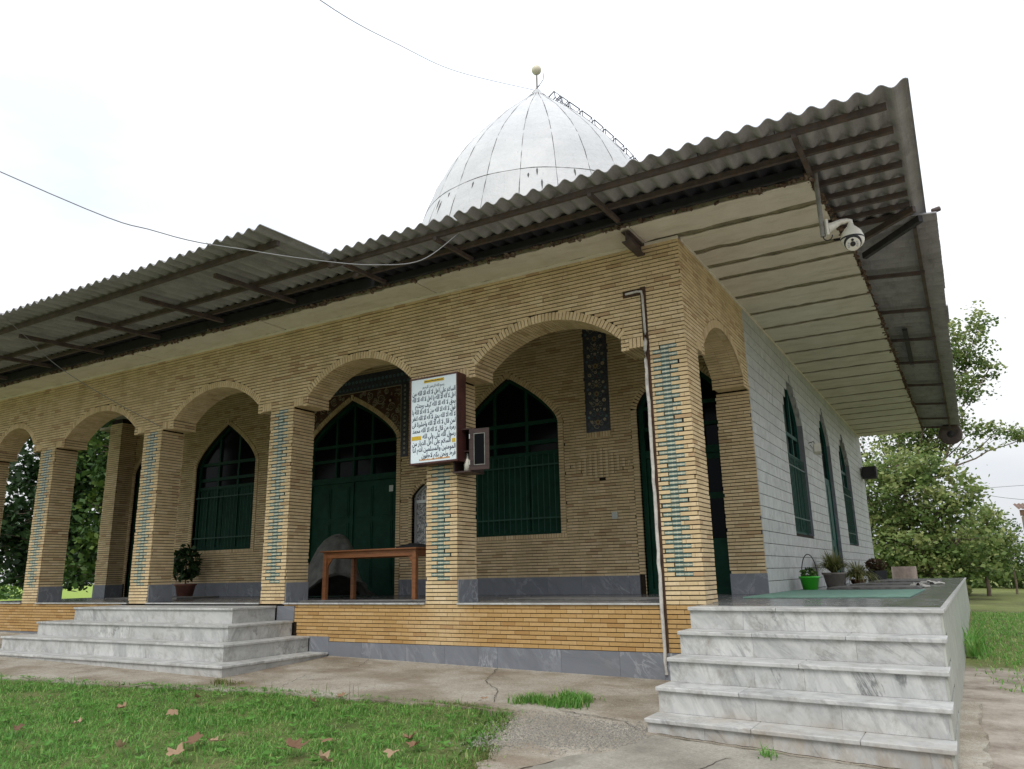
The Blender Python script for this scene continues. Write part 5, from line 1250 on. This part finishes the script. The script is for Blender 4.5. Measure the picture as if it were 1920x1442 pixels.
# down pipe in a chased groove at the corner pier
DP = thing('wall_pipe', (-.5, -.02, gz(-.5, 0)), 'peeling white pipe in a rusty groove beside the corner pier', 'pipe')
MB().box(-.508, -.442, -.006, .01, gz(-.5, 0)-.02, 3.03).build('groove', 'rust_channel', DP); MB().box(-.515, -.445, -.0055, .01, 3.03, 3.70).build('groove', 'rust_channel', DP); MB().box(-.74, -.5155, -.005, .01, 3.60, 3.69).build('groove', 'rust_channel', DP)
rr = random.Random(3); pts = [(-.70, -.014, 3.645), (-.56, -.016, 3.65), (-.495, -.018, 3.64), (-.485, -.018, 3.58), (-.482, -.018, 3.35), (-.480, -.018, 3.12), (-.475, -.03, 3.0)]
z = 2.9
while z > -.84: pts.append((-.487+rr.uniform(-.006, .006), -.028+rr.uniform(-.004, .004), z)); z -= .13
MB().tube(pts, [.016]*6+[.019+rr.random()*.003 for _ in range(len(pts)-6)], 8).build('pipe_run', 'pipe_paint', DP)
pbox(MB(), rear, -2.47, -2.37, 1.19, 1.30, .0, .02).build('wall_socket', 'paper_white', B)
# cables
def cable(name, pts, lab, r=.006, mt='wire_grey', sub=8):
    P = [Vector(p) for p in pts]; out = []
    for i in range(len(P)-1):
        a, b, c, d = P[max(i-1, 0)], P[i], P[i+1], P[min(i+2, len(P)-1)]
        for k in range(sub):
            t = k/sub; out.append(.5*((2*b)+(c-a)*t+(2*a-5*b+4*c-d)*t*t+(3*b-a-3*c+d)*t**3))
    out.append(P[-1]); return MB().tube(out, r, 5).build(name, mt, None, lab, 'cable')
cable('overhead_cable', [(-9.5, -10.5, 6.9), (-5.267, -5.0, 4.317), (-4.398, -3.8, 3.915), (-3.69, -3.2, 3.761), (-3.066, -2.8, 3.642), (-2.668, -2.4, 3.643), (-2.395, -1.9, 3.815), (-2.224, -1.4, 4.30)], 'sagging grey cable looping up to the front eave')
cable('overhead_cable', [(-1.5, -7.0, 4.9), (-4.084, -2.0, 7.982), (-6.763, 3.0, 11.673), (-7.931, 7.0, 13.937), (-8.15, 12.0, 16.4)], 'thin pale cable running from the sky to the dome top', .008)
cable('overhead_cable', [(-11.6, -6.2, 7.4), (-10.202, -2.75, 4.62), (-10.094, -1.7, 3.876), (-9.813, -0.9, 3.403), (-9.548, -0.02, 3.0)], 'straight cable slanting from the left eave down to the arcade')
cable('power_line', [(14, 52, 5.4), (5.356, 40.0, 4.373), (3.128, 36.0, 4.055), (0.85, 30.0, 3.876), (-6, 14.5, 4.1)], 'upper power line crossing the sky at the right edge', .012)
cable('power_line', [(13, 55, 3.6), (5.243, 40.0, 3.629), (3.091, 36.0, 3.796), (0.829, 30.0, 3.713), (-5, 16.5, 3.9)], 'lower power line crossing the sky at the right edge', .012)

# ------------------------------------------------------------------ trees
def limb(m, a, b, r0, r1, seed, n=5, bend=.12):
    r = random.Random(seed); a, b = Vector(a), Vector(b); L_ = (b-a).length; pts = [a]
    for i in range(1, n): pts.append(a.lerp(b, i/n)+Vector((r.uniform(-1, 1), r.uniform(-1, 1), r.uniform(-.4, .4)))*L_*bend*.35)
    pts.append(b); m.tube(pts, [r0+(r1-r0)*i/n for i in range(n+1)], 7); return pts
def tree(name, base, blobs, nleaf, ls, mt, lab, seed, trunk=.18, cl=26, group=None, trunkz=None, fan=None, clr=.42):
    """trunk and limbs to every crown clump; leaves scattered in small sprays over each clump's shell"""
    r = np.random.default_rng(seed); T = thing(name, base, lab, 'tree', group); m = MB(); bx, by, bz = base
    top = Vector((bx, by, bz+(trunkz or 1.5))); limb(m, (bx, by, bz-.2), top, trunk, trunk*.8, seed, 4, .05)
    V = []; Fc = []; TI = []; vol = [b[3]*b[4]*b[5] for b in blobs]; tv = sum(v**.72 for v in vol)
    sizes = []
    for i, b in enumerate(blobs):
        c = Vector(b[:3]); p = limb(m, top if fan is None else Vector(fan), c, trunk*.42, trunk*.10, seed+i, 6, .2); n = int(nleaf*vol[i]**.72/tv); ns = max(3, n//cl)
        for k in range(ns):
            d = r.normal(size=3); d /= np.linalg.norm(d); rad = .45+.6*r.random()**.6; sc = np.array(b[:3])+d*rad*np.array(b[3:6])
            if k % 4 == 1: q_ = p[2+int(r.integers(0, 4))].lerp(p[6], r.random()*.5); sc = np.array(q_)+r.normal(size=3)*.3
            if k % 3 == 0: limb(m, c, sc, trunk*.12, trunk*.03, seed+k, 3, .15)
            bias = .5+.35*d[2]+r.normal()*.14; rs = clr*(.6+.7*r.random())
            for q in range(cl):
                o = r.normal(size=3)*rs*np.array((.55, .55, .34)); cc = sc+o; u = r.normal(size=3); u[2] = u[2]*.5-.25; u /= np.linalg.norm(u); w = np.cross(u, r.normal(size=3)); w /= np.linalg.norm(w)
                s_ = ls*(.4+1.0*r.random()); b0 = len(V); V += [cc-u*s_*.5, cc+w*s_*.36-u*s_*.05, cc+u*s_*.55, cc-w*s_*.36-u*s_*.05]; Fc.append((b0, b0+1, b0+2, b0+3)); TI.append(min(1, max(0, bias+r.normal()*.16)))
    m.build('trunk', 'bark', T); raw('crown', V, Fc, mt, TI, T); return T
GR = 'trees beyond the terrace'
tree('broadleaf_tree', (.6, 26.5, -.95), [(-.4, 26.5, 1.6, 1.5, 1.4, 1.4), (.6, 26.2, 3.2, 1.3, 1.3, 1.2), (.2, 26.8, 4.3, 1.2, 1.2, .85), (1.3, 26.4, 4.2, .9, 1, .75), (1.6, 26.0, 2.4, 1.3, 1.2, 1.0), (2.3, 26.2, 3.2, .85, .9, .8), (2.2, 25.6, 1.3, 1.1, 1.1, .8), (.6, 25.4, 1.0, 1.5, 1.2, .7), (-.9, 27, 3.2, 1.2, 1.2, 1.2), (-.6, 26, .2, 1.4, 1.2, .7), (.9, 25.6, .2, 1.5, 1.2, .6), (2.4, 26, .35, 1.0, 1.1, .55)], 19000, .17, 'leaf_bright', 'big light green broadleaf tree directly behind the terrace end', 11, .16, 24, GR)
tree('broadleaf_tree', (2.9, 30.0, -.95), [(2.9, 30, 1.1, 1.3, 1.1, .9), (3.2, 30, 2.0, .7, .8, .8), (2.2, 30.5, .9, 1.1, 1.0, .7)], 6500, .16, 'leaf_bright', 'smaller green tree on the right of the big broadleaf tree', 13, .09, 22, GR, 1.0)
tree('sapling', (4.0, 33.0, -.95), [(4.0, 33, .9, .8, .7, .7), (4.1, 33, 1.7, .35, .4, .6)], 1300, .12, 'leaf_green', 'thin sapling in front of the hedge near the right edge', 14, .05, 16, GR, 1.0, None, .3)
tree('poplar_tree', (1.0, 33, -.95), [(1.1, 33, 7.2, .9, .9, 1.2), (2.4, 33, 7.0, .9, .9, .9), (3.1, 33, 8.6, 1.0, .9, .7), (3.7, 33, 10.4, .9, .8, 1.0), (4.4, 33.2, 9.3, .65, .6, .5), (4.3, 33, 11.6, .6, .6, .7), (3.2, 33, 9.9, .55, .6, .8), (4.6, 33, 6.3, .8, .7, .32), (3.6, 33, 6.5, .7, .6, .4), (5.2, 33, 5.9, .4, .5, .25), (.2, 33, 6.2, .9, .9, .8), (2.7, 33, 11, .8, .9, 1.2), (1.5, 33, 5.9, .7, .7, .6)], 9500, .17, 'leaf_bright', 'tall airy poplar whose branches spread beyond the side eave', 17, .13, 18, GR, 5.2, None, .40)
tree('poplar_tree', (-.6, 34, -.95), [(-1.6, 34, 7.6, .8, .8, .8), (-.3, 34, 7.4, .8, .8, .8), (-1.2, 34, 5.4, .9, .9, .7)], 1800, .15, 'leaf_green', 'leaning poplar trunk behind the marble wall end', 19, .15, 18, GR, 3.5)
def hedge(name, x0, x1, y, h, n, lab, seed, mt):
    r = np.random.default_rng(seed); V = []; Fc = []; TI = []
    for i in range(n):
        x = x0+(x1-x0)*r.random(); hh = h*(.55+.3*math.sin(x*.9+seed)+.25*math.sin(x*2.3)+.2*r.random()); z = -1+hh*r.random()**.7; c = np.array([x, y+r.normal()*1.0, z]); u = r.normal(size=3); u /= np.linalg.norm(u); w = np.cross(u, r.normal(size=3)); w /= np.linalg.norm(w)
        s_ = .16*(.6+.9*r.random()); b0 = len(V); V += [c-u*s_, c+w*s_*.6, c+u*s_, c-w*s_*.6]; Fc.append((b0, b0+1, b0+2, b0+3)); TI.append(min(1, max(0, .25+.5*(z+1)/h+r.normal()*.15)))
    raw(name, V, Fc, mt, TI, None, kind='stuff', label=lab, cat='hedge')
hedge('hedge', -6, 18, 44, 1.9, 9000, 'pale green hedge line along the far field at the right', 3, 'leaf_bright')
hedge('thicket', -8, 2.2, 31, 1.3, 3500, 'brown-green undergrowth below the trees behind the terrace', 6, 'leaf_straw')
GL = 'dark trees seen through the arches'
tree('dense_tree', (-27.5, 8.5, -.6), [(-27.5, 8.5, 3.0, 2.6, 2.3, 1.5), (-27, 8, 1.7, 2.8, 2.2, 1.0), (-29, 8.5, 2.0, 2.3, 2, 1.2), (-26.2, 8.6, 4.4, 2.2, 2, 1.3), (-28.6, 8.6, 5.0, 2.4, 2, 1.4), (-26.5, 8.6, 6.6, 2.6, 2.4, 1.6), (-28.5, 8.6, 8.2, 2.4, 2.2, 1.6), (-26.6, 8, .7, 1.8, 1.6, .5)], 24000, .24, 'leaf_dark', 'dark dense tree seen through the two leftmost arches', 23, .2, 26, GL)  # upper crown clumps added to block sky light from the porch
tree('dense_tree', (-22.6, 8.0, -.6), [(-22.6, 8, 2.6, 1.7, 1.5, 1.2), (-22.3, 8, 1.5, 1.6, 1.4, .7), (-22.0, 8.2, 3.9, 1.7, 1.5, 1.1), (-23.2, 8.2, 5, 1.7, 1.5, 1.2), (-22.2, 8.2, 6.6, 2.2, 2.0, 1.5), (-22.8, 7.6, .75, 1.2, 1.2, .5)], 16000, .21, 'leaf_green', 'lighter dense tree seen between the second and third piers from the left', 25, .16, 26, GL)  # topmost clump added to keep sky light off the left rear pier
hedge('thicket', -75, -50, 20, 2.6, 3000, 'far tree line on the bright field beyond the left arches', 9, 'leaf_green')

# ------------------------------------------------------------------ far things on the right
DR_ = thing('brown_drum', (.62, 19.0, -.9), 'brown cylindrical tank standing beyond the terrace end', 'tank'); MB().lathe([(.001, 0), (.36, 0), (.36, .55), (.375, .56), (.375, .60), (.36, .61), (.355, 1.22), (.33, 1.22), (.32, 1.1), (.001, 1.1)], (.60, 19.2, -.87), 28).build('drum_shell', 'concrete_drum', DR_)
SHD = thing('shed', (7.0, 40, -.95), 'brown tin roofed shed cut by the right edge of the picture', 'shed')
MB().box(5.2, 9.5, 40.2, 44, -1.0, 2.95).build('wall', 'concrete_drum', SHD)
sheetmesh(4.92, 9.8, 39.7, 44.5, (lambda y: 3.15+.12*(y-39.7)), 'x', 0, 2).build('roof', 'shed_roof', SHD); MB().box(4.95, 9.8, 39.75, 39.85, 2.8, 3.1).build('fascia', 'shed_roof', SHD)

# ------------------------------------------------------------------ lawn, weeds, dry leaves
def inside(x, y, poly):
    c = False; n = len(poly); j = n-1
    for i in range(n):
        xi, yi = poly[i]; xj, yj = poly[j]
        if (yi > y) != (yj > y) and x < (xj-xi)*(y-yi)/(yj-yi)+xi: c = not c
        j = i
    return c
def grass_mesh(name, P, hmin, hmax, w, seed, mt='grass_blade', parent=None, lean=.5, dry=.0, **k):
    r = np.random.default_rng(seed); n = len(P); P = np.asarray(P, np.float32); h = (hmin+(hmax-hmin)*r.random(n)**1.4)[:, None]; a = r.random(n)*2*PI; d = np.stack([np.cos(a), np.sin(a), 0*a], 1); sdv = np.stack([-np.sin(a), np.cos(a), 0*a], 1)*(w*(.6+.8*r.random(n)))[:, None]
    l = (lean*(.2+1.1*r.random(n)))[:, None]; up = np.array([0, 0, 1.0]); V = np.empty((n, 5, 3), np.float32)
    m_ = P+up*h*.55+d*h*l*.35; t_ = P+up*h*(1-.28*l)+d*h*l*1.05
    V[:, 0] = P-sdv; V[:, 1] = P+sdv; V[:, 2] = m_+sdv*.75; V[:, 3] = m_-sdv*.75; V[:, 4] = t_
    i = (np.arange(n)*5)[:, None]; F_ = np.concatenate([i+np.array([[0, 1, 2]]), i+np.array([[0, 2, 3]]), i+np.array([[3, 2, 4]])], 1).reshape(-1, 3)
    pn = .5*np.sin(P[:, 0]*2.7+1.3*np.sin(P[:, 1]*3.9))*np.sin(P[:, 1]*4.3+P[:, 0]*.8)+.5*np.sin(P[:, 0]*7.1+P[:, 1]*2)*np.sin(P[:, 1]*9.3)
    V[:, 2:, 2] += (V[:, 2:, 2]-P[:, None, 2])*(.45*pn)[:, None]
    ti = np.clip(.42+r.normal(size=n)*.17-.22*pn, 0, 1)
    if dry: ti = np.where(r.random(n) < dry, .95, ti)
    return raw(name, V.reshape(-1, 3), F_, mt, np.repeat(ti, 3), parent, **k)
def field(n, x0, x1, y0, y1, seed, test):
    r = np.random.default_rng(seed); X = x0+(x1-x0)*r.random(n); Y = y0+(y1-y0)*r.random(n); return [(x, y, gz(x, y)-.02) for x, y in zip(X, Y) if test(x, y)]
def bare(x, y): return math.sin(x*2.3+1.1*math.sin(y*3.1))*math.sin(y*2.9+1.7*math.sin(x*1.3))
BARE = [(-6.6, -3.3, .25), (-3.0, -3.6, .16), (-1.75, -2.45, .13), (-5.6, -4.2, .22), (-2.3, -3.0, .2), (-3.5, -3.1, .12), (-5.4, -3.6, .16), (-1.0, -3.3, .2), (-4.35, -4.55, .20), (-3.5, -4.3, .13), (-4.4, -2.62, .42), (-2.55, -4.25, .25), (-1.35, -2.75, .16), (-1.9, -3.95, .2)]
def lawn_ok(x, y):
    u, v, d = project((x, y, gz(x, y)))
    if u < -260 or u > 1500 or v > 1700: return False
    k = .05+.16*random.random()**2.2*(1 if random.random() < .6 else 0)
    if not (inside(x-k, y-k, LAWN) or inside(x+.05*math.sin(y*23), y-.06+.06*math.sin(x*9)+.05*math.sin(x*21), LAWN)): return False
    for bx, by, br in BARE:
        if (x-bx)**2+((y-by)*1.6)**2 < br*br*(.5+.6*random.random()): return random.random() < .14
    return random.random() < .72+.42*bare(x, y)
lawn = field(150000, -12.4, -.5, -6.0, -1.85, 1, lawn_ok)
grass_mesh('grass', lawn, .02, .075, .0042, 2, lean=1.25, dry=.10, kind='stuff', label='green lawn of mown grass before the porch', cat='grass')
wr = np.random.default_rng(77); WV = []; WF = []; WT = []
for _ in range(260):
    x, y = -8+7.2*wr.random(), -5+2.9*wr.random()
    if not inside(x, y, LAWN): continue
    for j in range(6):
        a = wr.random()*6.28; l = .03+.035*wr.random(); d = np.array([math.cos(a), math.sin(a), .35]); sd2 = np.array([-d[1], d[0], 0])*l*.32; p0 = np.array([x, y, gz(x, y)+.02]); b0 = len(WV)
        WV += [p0, p0+d*l*.5+sd2, p0+d*l, p0+d*l*.5-sd2]; WF.append((b0, b0+1, b0+2, b0+3)); WT.append(.15+.4*wr.random())
raw('clover', WV, WF, 'grass_blade', WT, None, kind='stuff', label='broad leaved weeds scattered through the lawn', cat='weeds')
stx = [p for p in field(20000, -12.4, -.4, -6, -1.7, 8, lambda x, y: inside(x, y, LAWN)) if any((p[0]-b[0])**2+((p[1]-b[1])*1.6)**2 < b[2]**2 for b in BARE) or p[0] > -1.25]
stx = stx[:6000]+[(x-abs(random.gauss(0, .10))+.16, y+random.gauss(0, .05), gz(x, y)-.015) for x, y in [tuple(Vector(LAWN[i]).lerp(Vector(LAWN[i+1]), random.random())) for _ in range(3500) for i in [random.choice((8, 9, 10, 11, 12, 13, 14))]]]
grass_mesh('straw', stx, .015, .045, .003, 5, 'leaf_straw', lean=1.6, kind='stuff', label='dry straw in the bare patches of the lawn', cat='straw')
rg = field(24000, 2.3, 6.5, 1.0, 16, 4, lambda x, y: random.random() < min(.8, max(0, (y-1.6+1.2*math.sin(x*5)+.7*math.sin(y*2.3+x*4))/5)) or (x > 2.62 and 0.2 < y < 1.9 and (x-2.95)**2+(y-1.0)**2 < .2))
grass_mesh('grass', rg, .03, .085, .007, 6, lean=1.0, dry=.2, kind='stuff', label='rough grass of the field on the right of the terrace', cat='grass')
def tuft(name, lab, pts, h, w, seed, mt='grass_blade', n=60, sp=.05, kind=None):
    r = np.random.default_rng(seed); P = []
    for x, y in pts:
        for i in range(n):
            a, b = r.normal(size=2)*sp; P.append((x+a, y+b, gz(x, y)-.005))
    grass_mesh(name, P, h*.4, h, w, seed, mt, None, .9, .12, label=lab, cat='weeds', group='weeds in the concrete', kind=kind)
tuft('weed_tuft', 'long green grass tuft growing in the concrete below the plinth', [(-1.40, -1.60), (-1.32, -1.5), (-1.25, -1.52), (-1.15, -1.55), (-1.1, -1.42), (-1.0, -1.4), (-1.0, -1.6), (-.92, -1.2), (-.9, -1.45), (-.82, -1.55), (-.85, -1.3), (-1.05, -1.25)], .13, .005, 3, n=95)
tuft('weed_tuft', 'small weed at the foot of the lowest terrace step', [(1.12, -2.52)], .13, .005, 4, n=40, sp=.03)
tuft('weed_tuft', 'tall grass tuft against the terrace side wall', [(2.34, 5.2), (2.36, 4.8), (2.38, 4.3), (2.33, 5.8)], .5, .01, 5, n=60, sp=.07)
tuft('weed_tuft', 'thin weeds along the edge between lawn and concrete', [(x, -2.0-.06*abs(x+2)) for x in (-4.3, -3.6, -3.1, -2.5, -2.2, -1.9)], .2, .002, 6, 'leaf_straw', 5, .06, 'stuff')
tuft('weed_tuft', 'dry brown tuft at the corner of the front steps', [(-5.1, -2.05), (-5.0, -2.12), (-4.85, -2.05)], .08, .004, 9, 'leaf_straw', 60, .06, 'stuff')
def leaf_mesh(seed):
    r = random.Random(seed); out = []; lob = [(0, 1.0), (.22, .74), (.42, .55), (.62, .62), (.9, .9), (1.15, .66), (1.4, .5), (1.7, .62), (2.0, .6), (2.4, .42), (3.0, .25)]
    pts = [(a, q) for a, q in lob]+[(2*PI-a, q) for a, q in lob[1:][::-1]]
    ring = []
    for a, q in pts:
        q *= r.uniform(.85, 1.12); ring.append((q*math.sin(a), q*math.cos(a)))
    c1, c2, c3 = r.uniform(.2, .9), r.uniform(-.2, .6), r.uniform(0, 6)
    def zf(x, y): return c1*x*x+c2*y*y+.12*math.sin(3*x+c3)+.10*math.sin(4*y+c3)
    V = [(0, 0, zf(0, 0))]+[(x*.5, y*.5, zf(x*.5, y*.5)) for x, y in ring]+[(x, y, zf(x, y)+r.uniform(-.05, .1)) for x, y in ring]
    n = len(ring); F_ = [(0, 1+i, 1+(i+1) % n) for i in range(n)]+[(1+i, 1+n+i, 1+n+(i+1) % n, 1+(i+1) % n) for i in range(n)]
    return V, F_
LV = [(-3.149, -2.543, .085, 'upright pale brown leaf near the lawn edge, left of its neighbour'), (-3.017, -2.279, .08, 'reddish leaf at the lawn edge, farthest one back near the middle'), (-4.004, -3.468, .085, 'curled leaf on the lawn in front of the right corner of the front steps'), (-4.68, -3.534, .09, 'flat narrow dead leaf on the lawn left of the curled leaf'),
      (-4.412, -2.88, .07, 'small dead leaf just below the dry patch by the front steps'), (-4.69, -4.444, .075, 'pale leaf nearest the left edge of the picture'), (-2.031, -3.907, .12, 'largest brown leaf at the bottom of the lawn'), (-1.923, -3.62, .095, 'folded brown leaf just behind the largest leaf'),
      (-1.303, -3.627, .09, 'light brown leaf at the bottom right of the lawn'), (-1.448, -3.235, .08, 'dark upright leaf on the right part of the lawn'), (-1.289, -3.375, .085, 'brown leaf touching the dark upright leaf'), (-2.925, -4.05, .095, 'dark curled leaf left of a grey one near the bottom'),
      (-2.761, -4.007, .105, 'grey brown leaf lying on its side near the bottom middle'), (-3.351, -4.395, .07, 'small brown leaf low on the left of the lawn'), (-1.664, -3.955, .10, 'ragged leaf cut by the bottom edge right of the largest leaf'), (-2.71, -4.374, .105, 'dark leaf at the bottom edge below the grey brown leaf'),
      (-1.65, -1.86, .07, 'orange leaf at the far right tip of the lawn'), (-4.45, -4.1, .07, 'thin dead leaf in the bare patch at the lower left')]
for i, (x, y, s, lab) in enumerate(LV):
    V, F_ = leaf_mesh(i); r = random.Random(i+40); M_ = Matrix.Translation((x, y, gz(x, y)+.055))@Matrix.Rotation(r.uniform(0, 6.28), 4, 'Z')@Matrix.Rotation(r.uniform(-.5, .5), 4, 'X')@Matrix.Rotation(r.uniform(-.4, .4), 4, 'Y')@Matrix.Scale(s*r.uniform(.8, 1.15), 4)
    m = MB(); m.add([M_@Vector(v) for v in V], F_, .05+.9*r.random(), False); b = M_@Vector((0, -.25*1, 0)); m.tube([b, M_@Vector((.1, -.9, .1))], .0025, 4, .3); m.build('dry_leaf', 'leaf_dry', None, lab, 'leaf', None, 'dry leaves on the lawn')
